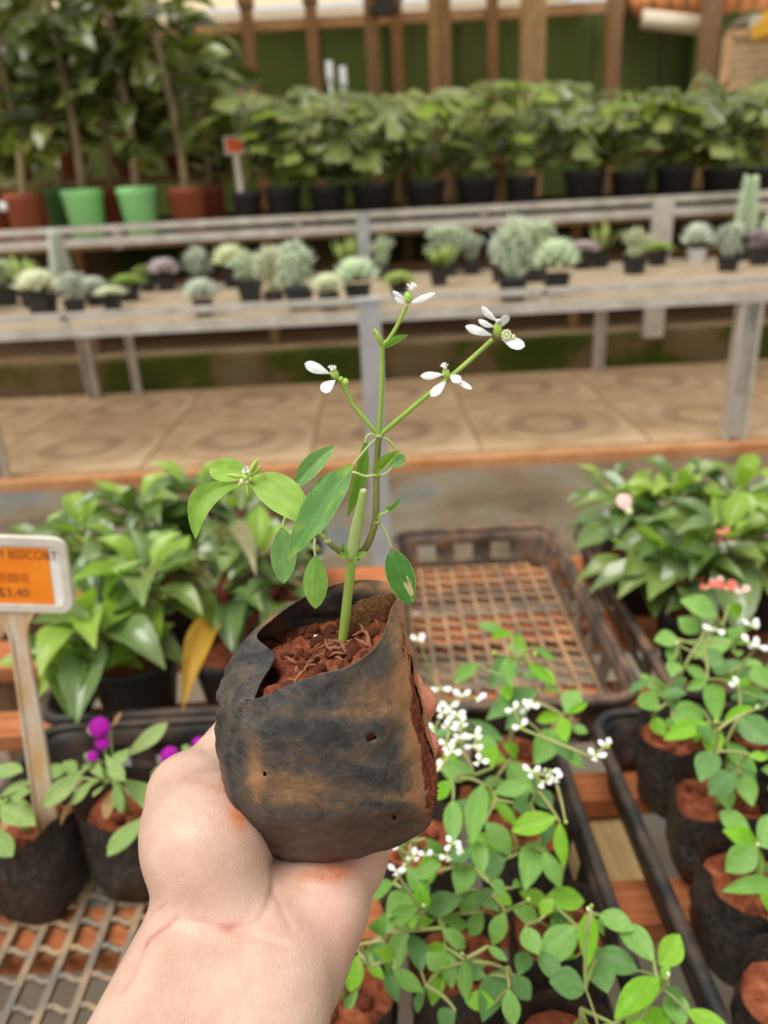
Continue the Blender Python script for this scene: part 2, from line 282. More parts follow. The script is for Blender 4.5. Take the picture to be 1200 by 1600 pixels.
b.inputs['Subsurface Radius'].default_value = (1.0, 0.35, 0.2)
vo = N(nt, 'ShaderNodeTexVoronoi', Scale=650.0); vo.feature = 'DISTANCE_TO_EDGE'
mp = nt.nodes.new('ShaderNodeMapping'); mp.inputs['Rotation'].default_value = (0.3, 0.2, 0.9); mp.inputs['Scale'].default_value = (1, 0.28, 1); L(nt, v, mp.inputs[0]); L(nt, mp.outputs[0], vo.inputs['Vector'])
hh = math_(nt, 'ADD', math_(nt, 'MINIMUM', math_(nt, 'MULTIPLY', vo.outputs[0], 6.0), 1.0), math_(nt, 'MULTIPLY', noise(nt, v, 120, 4), 1.2))
bump(nt, b, hh, 0.14, 0.0008)

# ------------------------------------------------------------------ mesh helpers
class Geo:
    def __init__(s): s.v = []; s.f = []; s.uv = []
    def add(s, v, f, uv=None):
        o = len(s.v); s.v += [tuple(p) for p in v]; s.f += [tuple(i+o for i in q) for q in f]
        s.uv += uv if uv else [(0.5, 0.5)]*len(v)
        return s
    def box(s, c, d, rz=0, ry=0):
        x, y, z = (k/2 for k in d); mt = Matrix.Translation(c) @ Matrix.Rotation(rz, 4, 'Z') @ Matrix.Rotation(ry, 4, 'Y')
        vs_ = [mt @ Vector((a*x, b_*y, c_*z)) for a in (-1, 1) for b_ in (-1, 1) for c_ in (-1, 1)]
        return s.add(vs_, [(0, 1, 3, 2), (4, 6, 7, 5), (0, 4, 5, 1), (2, 3, 7, 6), (0, 2, 6, 4), (1, 5, 7, 3)])
    def tube(s, pts, rad, n=8, cap=True):
        pts = [Vector(p) for p in pts]; k = len(pts)
        if not hasattr(rad, '__len__'): rad = [rad]*k
        vs_, fs, uv = [], [], []
        prev = None
        for i, p in enumerate(pts):
            t = (pts[min(i+1, k-1)] - pts[max(i-1, 0)]).normalized()
            if prev is None: a = t.orthogonal().normalized()
            else: a = (prev - t*prev.dot(t)); a = a.normalized() if a.length > 1e-6 else t.orthogonal().normalized()
            prev = a; b_ = t.cross(a)
            for j in range(n):
                th = 2*PI*j/n; vs_.append(p + (a*math.cos(th) + b_*math.sin(th))*rad[i]); uv.append((j/n, i/max(k-1, 1)))
        for i in range(k-1):
            for j in range(n): fs.append((i*n+j, i*n+(j+1) % n, (i+1)*n+(j+1) % n, (i+1)*n+j))
        if cap: fs.append(tuple(range(n-1, -1, -1))); fs.append(tuple((k-1)*n+j for j in range(n)))
        return s.add(vs_, fs, uv)
    def lathe(s, prof, n=20, c=(0, 0, 0)):
        vs_, fs = [], []
        for r, z in prof:
            for j in range(n): th = 2*PI*j/n; vs_.append((c[0]+r*math.cos(th), c[1]+r*math.sin(th), c[2]+z))
        for i in range(len(prof)-1):
            for j in range(n): fs.append((i*n+j, i*n+(j+1) % n, (i+1)*n+(j+1) % n, (i+1)*n+j))
        return s.add(vs_, fs)
    def ball(s, c, r, seg=8, rings=6):
        if not hasattr(r, '__len__'): r = (r, r, r)
        vs_, fs = [], []
        for i in range(rings+1):
            ph = PI*i/rings
            for j in range(seg):
                th = 2*PI*j/seg; vs_.append((c[0]+r[0]*math.sin(ph)*math.cos(th), c[1]+r[1]*math.sin(ph)*math.sin(th), c[2]+r[2]*math.cos(ph)))
        for i in range(rings):
            for j in range(seg): fs.append((i*seg+j, i*seg+(j+1) % seg, (i+1)*seg+(j+1) % seg, (i+1)*seg+j))
        return s.add(vs_, fs)
    def mesh(s, name, mat, smooth=True, org=(0, 0, 0)):
        me = bpy.data.meshes.new(name); o = Vector(org)
        me.from_pydata([Vector(p)-o for p in s.v], [], s.f)
        ul = me.uv_layers.new(name='UVMap'); li = np.empty(len(me.loops), dtype=np.int32); me.loops.foreach_get('vertex_index', li)
        ul.data.foreach_set('uv', np.array(s.uv, dtype=np.float32)[li].ravel())
        me.materials.append(mat)
        if smooth: me.polygons.foreach_set('use_smooth', [True]*len(me.polygons))
        me.update(); return me

def link(name, me, parent=None, mat4=None):
    o = bpy.data.objects.new(name, me); COL.objects.link(o)
    if parent is not None: o.parent = parent
    if mat4 is not None: o.matrix_basis = mat4
    return o
def tag(o, label, cat, group=None):
    o['label'] = label; o['category'] = cat
    if group: o['group'] = group
    return o
BASE = {}
def wloc(o):
    p = Vector((0, 0, 0))
    while o is not None: p = p + o.location; o = o.parent
    return p
def thing(name, label, cat, loc, group=None):
    o = bpy.data.objects.new(name, None); COL.objects.link(o); o.location = loc; o.empty_display_size = 0.02
    return tag(o, label, cat, group)
def part(name, geo, mat, parent, smooth=True, org=None):
    """geo is in world coordinates; origin of the part sits at org (default: the parent's)"""
    b_ = wloc(parent); org = Vector(org) if org is not None else b_
    return link(name, geo.mesh(name, mat, smooth, org), parent, Matrix.Translation(org - b_))
def solo(name, geo, mat, label, cat, org, group=None, smooth=True):
    o = link(name, geo.mesh(name, mat, smooth, org), None, Matrix.Translation(org)); return tag(o, label, cat, group)
def struct(name, geo, mat, smooth=False, org=(0, 0, 0)):
    o = link(name, geo.mesh(name, mat, smooth, org), None, Matrix.Translation(org)); o['kind'] = 'structure'; return o

# canonical leaves: base (0,0,0) -> tip (0,1,0); width 1 across x, normal +z
def leafgeo(nu=7, nv=4, prof=(1.0, 0.75), arch=0.08, fold=0.12, wave=0.0, bow=0.0, tipcurl=0.0, seed=0):
    rr = random.Random(seed); g = Geo(); vs_, uv, fs = [], [], []
    for i in range(nu+1):
        u = i/nu; ww = max(math.sin(PI*u**prof[0]), 0)**prof[1]*0.5
        if i == 0: ww = 0.03
        if i == nu: ww = 0.02
        for j in range(nv+1):
            s = j/nv*2-1; x = ww*s
            z = arch*4*u*(1-u) + fold*abs(x) + wave*math.sin(u*17+s*2+seed)*abs(s)*ww - tipcurl*max(0, u-0.6)**2
            vs_.append((x + bow*4*u*(1-u), u, z)); uv.append((0.5+0.5*s, u))
    for i in range(nu):
        for j in range(nv): a = i*(nv+1)+j; fs.append((a, a+1, a+nv+2, a+nv+1))
    return g.add(vs_, fs, uv)
def frame(base, tip, width, nrm, thick=None):
    base = Vector(base); d = Vector(tip)-base; ln = d.length; d.normalize()
    n_ = Vector(nrm); n_ = n_ - d*n_.dot(d)
    if n_.length < 1e-5: n_ = d.orthogonal()
    n_.normalize(); x = d.cross(n_)
    m4 = Matrix.Identity(4)
    for i in range(3): m4[i][0] = x[i]*width; m4[i][1] = d[i]*ln; m4[i][2] = n_[i]*ln; m4[i][3] = base[i]
    return m4
def put(name, me, parent, m4):
    return link(name, me, parent, Matrix.Translation(-wloc(parent)) @ m4)
LM = {}
def lm(kind, mat, var=0):
    """cached leaf meshes: kind -> shape"""
    key = (kind, mat, var)
    if key not in LM:
        sh = {'oval': dict(prof=(0.95, 0.8), arch=0.05, fold=0.22, nu=7), 'oval_h': dict(prof=(0.95, 0.8), arch=0.06, fold=0.18, nu=14, nv=8, wave=0.03),
              'lance': dict(prof=(0.85, 0.9), arch=0.12, fold=0.3, nu=8, wave=0.05), 'lance_flat': dict(prof=(0.9, 0.85), arch=0.06, fold=0.12, nu=7),
              'obovate': dict(prof=(1.5, 0.75), arch=0.06, fold=0.1, nu=8), 'petal': dict(prof=(1.45, 0.7), arch=0.06, fold=-0.25, nu=7),
              'fig': dict(prof=(1.05, 0.7), arch=0.10, fold=0.2, nu=7)}[kind]
        sh = dict(sh); sh['seed'] = var*13+1
        if var % 3 == 1: sh['arch'] *= 2.0
        if var % 3 == 2: sh['arch'] *= -0.4; sh['bow'] = 0.06
        LM[key] = leafgeo(**sh).mesh('leaf_'+kind, M[mat])
    return LM[key]
def jit(a=1.0): return Vector((R.uniform(-a, a), R.uniform(-a, a), R.uniform(-a, a)))
def leaf(parent, base, tip, width, mat, kind='oval', nrm=None, name='leaf', var=None):
    base, tip = Vector(base), Vector(tip)
    if nrm is None: nrm = Vector((0, 0, 0.75)) + (CAM-base).normalized()*0.55 + jit(0.3)
    return put(name, lm(kind, mat, R.randrange(3) if var is None else var), parent, frame(base, tip, width, nrm))
def bez(a, b_, c, n=6):
    a, b_, c = Vector(a), Vector(b_), Vector(c)
    return [a*(1-t)**2 + b_*2*t*(1-t) + c*t*t for t in [i/n for i in range(n+1)]]
def spline(pts, n=6):
    pts = [Vector(p) for p in pts]; out = []
    for i in range(len(pts)-1):
        p0, p1, p2, p3 = pts[max(i-1, 0)], pts[i], pts[i+1], pts[min(i+2, len(pts)-1)]
        for k in range(n):
            t = k/n; out.append(0.5*((2*p1) + (p2-p0)*t + (2*p0-5*p1+4*p2-p3)*t*t + (3*p1-p0-3*p2+p3)*t**3))
    return out + [pts[-1]]
def vn(x, y, z, s=0):  # cheap smooth pseudo-noise, about -1..1
    return (math.sin(x*1.7+s*2.1+1.3*math.sin(y*1.1+s)) + math.sin(y*2.3+s*0.7+1.1*math.sin(z*1.9+s*3)) + math.sin(z*2.9+s*1.3+0.9*math.sin(x*2.7-s)))/3

# ================================================================== SETTING
Gx = 4.6
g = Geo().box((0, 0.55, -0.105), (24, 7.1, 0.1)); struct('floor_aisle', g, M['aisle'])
fl = struct('floor', Geo().box((0, 5.2, -0.07), (24, 2.1, 0.12)), M['grout'])
edge = Geo().box((0, 4.12, -0.045), (24, 0.07, 0.095)); struct('trim_1', edge, M['brick_edge'])
slab_me = None
for iy in range(2):
    for ix in range(-9, 10):
        w_, h_ = 0.985, 0.97
        g = Geo().box((0, 0, 0), (w_-0.012, h_-0.012, 0.03))
        if slab_me is None: slab_me = g.mesh('tile', M['slab'], False)
        o = link('tile', slab_me, fl, Matrix.Translation((0.085 + ix*w_, 4.70 + iy*h_, -0.007)) @ Matrix.Rotation(0, 4, 'Z'))
struct('trim_2', Geo().box((0, 6.33, 0.115), (24, 0.2, 0.27)), M['moss'])
struct('floor_back', Geo().box((0, 8.4, 0.18), (24, 3.95, 0.12)), M['tanfloor'])
wb = struct('wall_back', Geo().box((-4.4, 10.2, 1.7), (17, 0.1, 3.05)), M['green_wall'])
struct('wall_right', Geo().box((6.2, 10.05, 1.6), (4.9, 0.1, 3.0), rz=0.03), M['green_wall'])
for i in range(-8, 14):   # corrugation ridges of the sheeting
    part('panel', Geo().box((-6.3 + i*0.78, 10.135, 1.7), (0.755, 0.03, 3.0)), M['green_wall'], wb, False)
# roof over the back staging
rf_ = struct('ceiling', Geo().box((-3.6, 10.2, 3.32), (12, 0.12, 0.03)), M['roof'])
for i in range(9):
    part('sheet', Geo().box((-7.9 + i*1.22, 9.0, 3.42), (1.2, 2.5, 0.012)), M['roof'], rf_, False)
tr = struct('trim_3', Geo().box((-1.2, 9.95, 3.17), (8.8, 0.12, 0.11)), M['fascia'])
# timber posts in front of the green wall
def vpost(px, wpx, Y, mat, label, cat='post', top=3.414, dx=0.0):
    p = py(px, 80, Y); wd = wpx*p.y/math.cos(PITCH)/FPX*0.95
    g = Geo().box((p.x, Y, top/2+0.12), (wd, min(wd, 0.16), top-0.24)); g.box((p.x, Y, top-0.05), (wd*1.3, 0.2, 0.1)); g.box((p.x, Y, 0.3), (wd*1.15, min(wd, 0.16)*1.2, 0.12))
    solo('timber_post', g, mat, label, cat, (p.x, Y, 0.24), smooth=False)
for px_, wpx, Y, mt, lb in [(391, 15, 9.75, 'post_wood', 'thin brown timber post against green sheeting, nearest the fig plants'),
                        (490, 15, 9.75, 'post_wood', 'thin brown timber post above two white plant labels'),
                        (582, 18, 9.2, 'post_wood', 'dark brown timber post reaching the roof with a black clamp'),
                        (621, 15, 9.75, 'post_wood', 'thin timber post between the clamped post and the doubled post'),
                        (679, 14, 9.6, 'post_light', 'lighter half of the doubled timber post'),
                        (695, 15, 9.2, 'post_wood', 'darker half of the doubled timber post'),
                        (769, 14, 9.75, 'post_wood', 'slim brown post between doubled post and broad pale post'),
                        (832, 30, 8.9, 'post_light', 'broad pale timber post, widest of the posts by the wall'),
                        (957, 18, 9.2, 'post_wood', 'brown timber post at the end of the long green sheeting'),
                        (1106, 20, 8.8, 'post_wood', 'reddish brown timber post beside the cream louvre')]:
    vpost(px_, wpx, Y, M[mt], lb)
p = py(600, 14, 9.2)
g = Geo().box((p.x, 9.08, p.z), (0.2, 0.12, 0.16)); g.tube([(p.x-0.14, 9.08, p.z-0.03), (p.x+0.14, 9.08, p.z-0.03)], 0.04, 8)
solo('clamp', g, M['pot_black'], 'black clamp fixed high on a dark timber post', 'clamp', (p.x, 9.08, p.z), smooth=False)
# tiled roof corner, gutter, louvre on the right
p = py(1050, 16, 9.3)
rt_ = thing('tiled_roof', 'orange clay tile roof corner above the cream gutter', 'roof', (p.x, 9.3, 2.9))
for r_ in range(4):
    for c_ in range(8):
        x = p.x - 0.38 + c_*0.17; y = 9.0 + r_*0.3; z = p.z + r_*0.14
        pts = [(x, y, z), (x, y+0.36, z+0.17)]
        part('tile', Geo().tube(pts, [0.115, 0.10], 8), M['rooftile'], rt_)
part('deck', Geo().box((p.x+0.16, 9.44, p.z+0.06), (1.25, 0.76, 0.04)), M['post_wood'], rt_, False)
a, b_ = py(1003, 32, 8.97), py(1112, 44, 8.97)
g = Geo().tube([a, b_], 0.075, 8); g.tube([a+Vector((0, 0, 0.04)), b_+Vector((0, 0, 0.04))], 0.06, 8)
solo('gutter', g, M['gutter'], 'cream rain gutter under the orange tile roof', 'gutter', a)
c0, c1 = py(1138, 60, 8.3), py(1215, 128, 8.3)
lv = thing('louvre_panel', 'cream slatted louvre panel beside the reddish brown timber post', 'louvre', ((c0.x+c1.x)/2, 8.3, c1.z))
wv_, hv_ = c1.x-c0.x+0.5, c0.z-c1.z
for k in range(6): part('slat', Geo().box((c0.x+wv_/2, 8.3, c1.z+hv_*(k+0.5)/6), (wv_, 0.05, hv_/6*0.8)), M['louvre'], lv, False)
part('frame', Geo().box((c0.x, 8.3, c1.z+hv_/2), (0.06, 0.1, hv_*1.1)).box((c0.x+wv_/2, 8.3, c1.z-0.02), (wv_, 0.1, 0.1)).box((c0.x+wv_/2, 8.3, c0.z+0.03), (wv_, 0.1, 0.06)), M['fascia'], lv, False)
p = py(1196, 42, 7.9); solo('awning_end', Geo().box((p.x+0.25, 7.9, p.z), (0.5, 0.5, 0.12)).box((p.x+0.25, 7.9, p.z+0.1), (0.4, 0.4, 0.08)), M['yellow'], 'yellow painted awning end above the cream louvre', 'awning', p, smooth=False)
p = py(1142, 30, 8.6); solo('corrugated_sheet', Geo().box((p.x+0.45, 8.8, p.z-0.02), (0.7, 0.8, 0.03)).box((p.x+0.45, 8.42, p.z-0.06), (0.7, 0.04, 0.1)), M['galv'], 'grey metal awning sheet above the cream louvre', 'awning', p, smooth=False)

# ================================================================== METAL BENCH WITH SUCCULENTS (y 4.15..6.1), TIERED STAGING BEHIND
ZB = 0.80
bn = thing('metal_bench', 'long galvanised mesh bench holding the succulent pots', 'bench', (0, 4.15, 0))
def rail(y, z, h, d, x0=-4.2, x1=4.2): return Geo().box(((x0+x1)/2, y, z), (x1-x0, d, h))
zf1, zf2 = py(600, 468, 4.15).z, py(600, 494, 4.15).z
part('guard_rail', rail(4.15, zf1, 0.035, 0.03), M['galv'], bn, False)
part('edge_rail', rail(4.15, zf2, 0.05, 0.04), M['galv'], bn, False)
part('rear_rail', rail(6.0, zf2+0.01, 0.05, 0.04), M['galv'], bn, False)
for xx in (-3.2, -1.62, 0.9, 3.0): part('bracket', Geo().box((xx, 4.15, (zf1+zf2)/2), (0.035, 0.03, zf1-zf2)), M['galv'], bn, False)
g = Geo()
for i in range(-105, 106): g.box((i*0.04, 5.07, zf2+0.012), (0.012, 1.85, 0.004))
for i in range(47): g.box((0, 4.17+i*0.04, zf2+0.016), (8.4, 0.012, 0.004))
o = part('mesh_top', g, M['mesh'], bn, False); o['kind'] = 'stuff'
ZS = zf2 + 0.018
for (px_, pyy, Y, wpx, mt) in [(18, 740, 4.16, 24, 'galv'), (1142, 688, 4.16, 38, 'galv'), (148, 618, 6.0, 22, 'galv'), (938, 505, 6.0, 20, 'galv'), (205, 550, 6.0, 14, 'galv')]:
    f = pz(px_, pyy, 0.0) if Y < 5 else py(px_, pyy, Y)
    wd = wpx*4.5/FPX*0.8 if Y < 5 else wpx*6.2/FPX*0.8
    zc = zf2/2+0.004; g = Geo().box((f.x, Y+wd*0.35, zc), (wd, wd*0.12, zf2-0.008)); g.box((f.x-wd*0.45, Y, zc), (wd*0.1, wd*0.7, zf2-0.008)); g.box((f.x+wd*0.45, Y, zc), (wd*0.1, wd*0.7, zf2-0.008))
    part('leg', g, M[mt], bn, False)
# stand-alone grey post in the aisle
pb = py(601, 880, 2.45); pt = py(577, 466, 2.45)
g = Geo().box((pt.x-0.002, 2.45, (pt.z-0.055)/2), (0.068, 0.05, pt.z+0.055)); g.box((pt.x-0.002, 2.45, -0.049), (0.14, 0.12, 0.012)); g.box((pt.x-0.002, 2.45, pt.z-0.005), (0.074, 0.056, 0.012))
solo('steel_post', g, M['galv_cool'], 'grey square steel post standing in the wet aisle', 'post', (pt.x, 2.45, -0.055), smooth=False)

# tiered staging
st = thing('staging', 'high tiered staging with grey rails under the potted figs and monsteras', 'staging', (0, 6.2, 0.25))
z1, z2 = py(600, 334, 6.2).z, py(600, 354, 6.2).z
part('guard_rail', rail(6.2, z1, 0.05, 0.03, -5, 5), M['galv'], st, False)
part('edge_rail', rail(6.2, z2, 0.06, 0.04, -5, 5), M['galv'], st, False)
for px_, w_, mt in ((178, 0.06, 'galv'), (567, 0.095, 'galv_cool'), (1033, 0.16, 'galv'), (465, 0.05, 'galv'), (757, 0.05, 'galv')):
    x = py(px_, 350, 6.2).x; zz = 0.24 if w_ > 0.09 else z2-0.05
    part('post', Geo().box((x, 6.25 if w_ < 0.09 else 6.195, (z1+zz)/2), (w_, 0.05, z1-zz+0.02)), M[mt], st, False)
x = py(1010, 560, 6.2).x
ZT = z2 - 0.02
for k in range(8): part('plank', Geo().box((0, 6.32+k*0.19, ZT-0.02), (10, 0.15, 0.04)), M['stage_wood'], st, False)
for k in range(3): part('shelf_plank', Geo().box((0, 6.55+k*0.4, 0.78), (10, 0.28, 0.04)), M['stage_wood'], st, False)
for k in range(3): part('shelf_plank', Geo().box((0, 7.5+k*0.4, 1.62+k*0.0), (10, 0.25, 0.04)), M['stage_wood'], st, False)
for x in (-4.4, -2.9, -1.35, 0.35, 1.2, 2.9, 4.4):
    part('leg', Geo().box((x, 7.6, 0.92), (0.09, 0.09, 1.36)), M['post_wood'], st, False); part('leg', Geo().box((x+0.5, 6.7, 0.7), (0.08, 0.08, 0.94)), M['post_wood'], st, False)
struct('wall_low', Geo().box((0, 7.79, 0.75), (12, 0.06, 1.1)), M['moss'])

# --- pots
def potgeo(r, h, n=18, taper=0.74):
    return Geo().lathe([(0.0, 0.0), (r*taper, 0.0), (r*0.95, h*0.86), (r, h*0.86), (r, h), (r*0.93, h), (r*0.9, h*0.86), (0.0, h*0.86)], n)
POT = {}
def pot_mesh(kind, mat):
    if (kind, mat) not in POT: POT[(kind, mat)] = potgeo(1, 1).mesh('pot', M[mat])
    return POT[(kind, mat)]
SOILM = Geo().lathe([(1, 0), (0.7, 0.06), (0.3, 0.1), (0.0, 0.1)], 14).mesh('soil', M['soil'])
def add_pot(parent, c, r, h, mat):
    put('pot', pot_mesh('round', mat), parent, Matrix.Translation(c) @ Matrix.Diagonal((r, r, h, 1)))
    put('soil', SOILM, parent, Matrix.Translation(Vector(c)+Vector((0, 0, h*0.87))) @ Matrix.Diagonal((r*0.9, r*0.9, r*0.6, 1)))
# square small pots for succulents
def sqpot():
    g = Geo(); lv_ = [(0.36, 0), (0.47, 0.85), (0.5, 0.85), (0.5, 1), (0.45, 1), (0.44, 0.84)]
    vs_, fs = [], []
    for r, z in lv_: vs_ += [(-r, -r, z), (r, -r, z), (r, r, z), (-r, r, z)]
    for i in range(len(lv_)-1):
        for j in range(4): fs.append((i*4+j, i*4+(j+1) % 4, (i+1)*4+(j+1) % 4, (i+1)*4+j))
    fs += [(3, 2, 1, 0), tuple(len(vs_)-4+j for j in range(4))]
    return g.add(vs_, fs)
SQ = sqpot().mesh('square_pot', M['pot_black'], False); SQW = sqpot().mesh('square_pot_white', M['pot_white'], False)
def rosette(kind, seed):
    rr = random.Random(seed); g = Geo()
    def sl(base, d, ln, wd):
        d = Vector(d).normalized(); s = d.cross(Vector((0, 0, 1))); s = s.normalized() if s.length > 0.01 else Vector((1, 0, 0)); u = s.cross(d)
        b_ = Vector(base); mpt = b_ + d*ln*0.6
        v_ = [b_, mpt+s*wd, mpt+u*wd*0.6, mpt-s*wd, mpt-u*wd*0.5, b_+d*ln]
        g.add(v_, [(0, 1, 2), (0, 2, 3), (0, 3, 4), (0, 4, 1), (5, 2, 1), (5, 3, 2), (5, 4, 3), (5, 1, 4)])
    if kind == 'flat':
        for k in range(46):
            a_ = k*2.4; t = k/46; el = 0.12+1.25*t; sl((0, 0, 0.1), (math.cos(a_)*math.cos(el), math.sin(a_)*math.cos(el), math.sin(el)), 0.62*(1-0.4*t), 0.085)
    elif kind == 'bush':
        for h in range(12):
            ph_ = rr.uniform(0, 6.3); rd_ = rr.uniform(0, .34); c = (math.cos(ph_)*rd_, math.sin(ph_)*rd_, rr.uniform(0.15, 0.75)*(1.15-rd_)); s_ = rr.uniform(0.5, 0.8)
            for k in range(16):
                a_ = k*2.4; el = -0.2+1.5*k/16; sl(c, (math.cos(a_)*math.cos(el), math.sin(a_)*math.cos(el), math.sin(el)), 0.44*s_, 0.045*s_)
            g.tube([(c[0]*0.3, c[1]*0.3, 0), c], 0.03, 5)
    elif kind == 'tower':
        for k in range(80):
            a_ = k*2.4; t = k/80; sl((0, 0, 0.1+0.9*t), (math.cos(a_), math.sin(a_), 0.55), 0.46*(1-0.45*t), 0.075)
    else:  # spiky upright
        for k in range(26):
            a_ = rr.uniform(0, 7); el = rr.uniform(0.7, 1.45); sl((rr.uniform(-.2, .2), rr.uniform(-.2, .2), 0), (math.cos(a_)*math.cos(el), math.sin(a_)*math.cos(el), math.sin(el)), rr.uniform(0.6, 1.0), 0.05)
    return g
ROS = {}
def ros(kind, mat, seed):
    k = (kind, mat, seed)
    if k not in ROS: ROS[k] = rosette(kind, seed).mesh('rosette', M[mat])
    return ROS[k]
SUCC_L = {('flat', 'suc_mint'): 'flat mint green rosette succulent in a small black pot on the mesh bench', ('flat', 'suc_pale'): 'flat cream green rosette succulent in a small black pot',
  ('flat', 'suc_grey'): 'grey green rosette succulent in a small black pot', ('flat', 'suc_pink'): 'pinkish grey rosette succulent in a small black pot', ('flat', 'suc_green'): 'low leaf green rosette succulent in a small black pot',
  ('bush', 'suc_mint'): 'bushy mint green succulent overflowing a small black pot', ('bush', 'suc_pale'): 'bushy cream green succulent in a small black pot', ('bush', 'suc_grey'): 'bushy grey green succulent in a small black pot',
  ('tower', 'suc_grey'): 'tall grey tower shaped succulent in a black pot', ('tower', 'suc_mint'): 'tall mint green tower shaped succulent in a black pot', ('tower', 'suc_pale'): 'tall cream tower shaped succulent in a black pot', ('spiky', 'suc_green'): 'upright spiky yellow green succulent in a black pot',
  ('spiky', 'suc_mint'): 'upright spiky mint succulent in a black pot', ('bush', 'suc_green'): 'bushy leaf green succulent in a small black pot', ('bush', 'suc_pink'): 'bushy pinkish succulent in a small black pot'}
def succulent(px_, pyy, wpx, hpx, kind, mat, white=False):
    """pixel of the pot's foot, plant width and height in pixels"""
    p = pz(px_, pyy, ZS)
    if p.y > 5.85: p = py(px_, pyy, 5.85)
    p.z = ZS; p.y = max(p.y, 4.27)
    d = pix(p)[2]; s = d/FPX; pw = min(0.15, max(0.105, wpx*s*0.62)); h = pw*0.85
    t = thing('potted_succulent', SUCC_L[(kind, mat)], 'succulent', p, 'succulents on the mesh bench')
    if white: t['label'] = 'small succulent in a white and black square pot'; del t['group']
    put('pot', SQW if white else SQ, t, Matrix.Translation(p) @ Matrix.Rotation(R.uniform(-.2, .2), 4, 'Z') @ Matrix.Diagonal((pw, pw, h, 1)))
    wd = wpx*s*(1.25 if kind == 'flat' else 1.15); ht = max(hpx*s*1.3 - h, 0.07)
    zs = ht/ (1.0 if kind in ('tower', 'spiky', 'bush') else 0.55)
    put('rosette', ros(kind, mat, R.randrange(2)), t, Matrix.Translation(p+Vector((0, 0, h*0.86))) @ Matrix.Rotation(R.uniform(0, 6), 4, 'Z') @ Matrix.Diagonal((wd, wd, zs, 1)))['kind'] = 'stuff'
for a in [(10, 478, 60, 60, 'bush', 'suc_mint'), (55, 480, 50, 70, 'spiky', 'suc_green'), (70, 492, 60, 62, 'flat', 'suc_pale'), (100, 440, 42, 72, 'tower', 'suc_grey'), (120, 492, 46, 56, 'bush', 'suc_grey'), (-25, 490, 60, 60, 'bush', 'suc_pale'),
          (178, 484, 44, 30, 'flat', 'suc_pale'), (205, 470, 44, 36, 'flat', 'suc_green'), (232, 455, 40, 34, 'bush', 'suc_green'), (258, 432, 42, 44, 'flat', 'suc_pink'), (150, 478, 40, 40, 'flat', 'suc_grey'),
          (312, 455, 46, 56, 'bush', 'suc_grey'), (320, 494, 46, 52, 'flat', 'suc_grey'), (365, 440, 50, 58, 'flat', 'suc_pale'), (393, 470, 60, 62, 'bush', 'suc_mint'), (430, 480, 46, 80, 'bush', 'suc_pale'), (470, 484, 66, 86, 'bush', 'suc_mint'), (455, 450, 44, 56, 'bush', 'suc_grey'),
          (515, 484, 50, 50, 'flat', 'suc_pale'), (561, 478, 60, 66, 'flat', 'suc_mint'), (540, 440, 40, 60, 'spiky', 'suc_green'), (600, 420, 38, 54, 'bush', 'suc_mint'), (625, 468, 44, 38, 'flat', 'suc_green'),
          (686, 446, 46, 56, 'spiky', 'suc_green'), (698, 415, 66, 66, 'bush', 'suc_mint'), (738, 414, 40, 50, 'bush', 'suc_grey'), (800, 470, 76, 104, 'bush', 'suc_mint'), (835, 440, 60, 78, 'bush', 'suc_mint'), (868, 460, 60, 76, 'flat', 'suc_mint'), (780, 440, 40, 60, 'bush', 'suc_grey'),
          (911, 416, 46, 38, 'flat', 'suc_pink'), (940, 404, 26, 70, 'spiky', 'suc_green'), (990, 428, 48, 58, 'bush', 'suc_pale'), (1026, 415, 40, 32, 'flat', 'suc_green'), (1086, 410, 40, 54, 'flat', 'suc_grey', True),
          (1136, 424, 42, 62, 'bush', 'suc_grey'), (1159, 402, 46, 90, 'tower', 'suc_mint'), (1186, 414, 50, 46, 'bush', 'suc_pink'), (1212, 400, 50, 66, 'flat', 'suc_mint')]:
    succulent(*a)

# --- monsteras and figs on the staging
R2 = random.Random(11)
FIGS = [(35, 302, -10, -20, 6.5), (127, 296, 70, -60, 6.5), (212, 292, 160, -60, 6.5), (290, 292, 232, -20, 6.5), (92, 294, 55, 0, 6.85), (172, 292, 130, -20, 6.9), (325, 290, 300, 90, 6.95), (-20, 300, -30, 20, 6.9), (20, 240, 5, -20, 7.5), (110, 240, 95, -40, 7.5), (200, 240, 185, -30, 7.5), (280, 240, 265, 10, 7.5)]
TRUNKS = [(py(a, b_, Y), py(c, d, Y+0.1)) for a, b_, c, d, Y in FIGS]
SIGNS = [py(367 + 9*f, 227 + 73*f, 6.40) for f in (0, 0.25, 0.5, 0.75)]
for a, b_ in ((86, 212), (165, 166), (268, 150), (376, 150)): SIGNS += [py(a + 3*f, b_ + 40*f, 7.2) for f in (0, 0.35, 0.7, 1)]
SIGNS += [py(515, 155, 7.9), py(536, 160, 7.9), py(515, 112, 7.9), py(536, 120, 7.9), py(515, 135, 7.9), py(536, 140, 7.9)]
def clear(b0, e, cl, skip=None):
    """is a leaf from b0 to e clear of trunks other than its own and of the price signs"""
    for f in (0.0, 0.2, 0.4, 0.6, 0.8, 1.0):
        q = b0.lerp(e, f); k_ = cl*max(0.35, math.sin(PI*min(0.95, max(0.05, f))))
        for i, (a, b_) in enumerate(TRUNKS):
            if i == skip: continue
            ab = b_-a; t = max(0, min(1, (q-a).dot(ab)/ab.length_squared))
            if (q-a-ab*t).length < k_+0.055: return False
        for sp_ in SIGNS:
            if (q-sp_).length < k_+0.07: return False
    return True
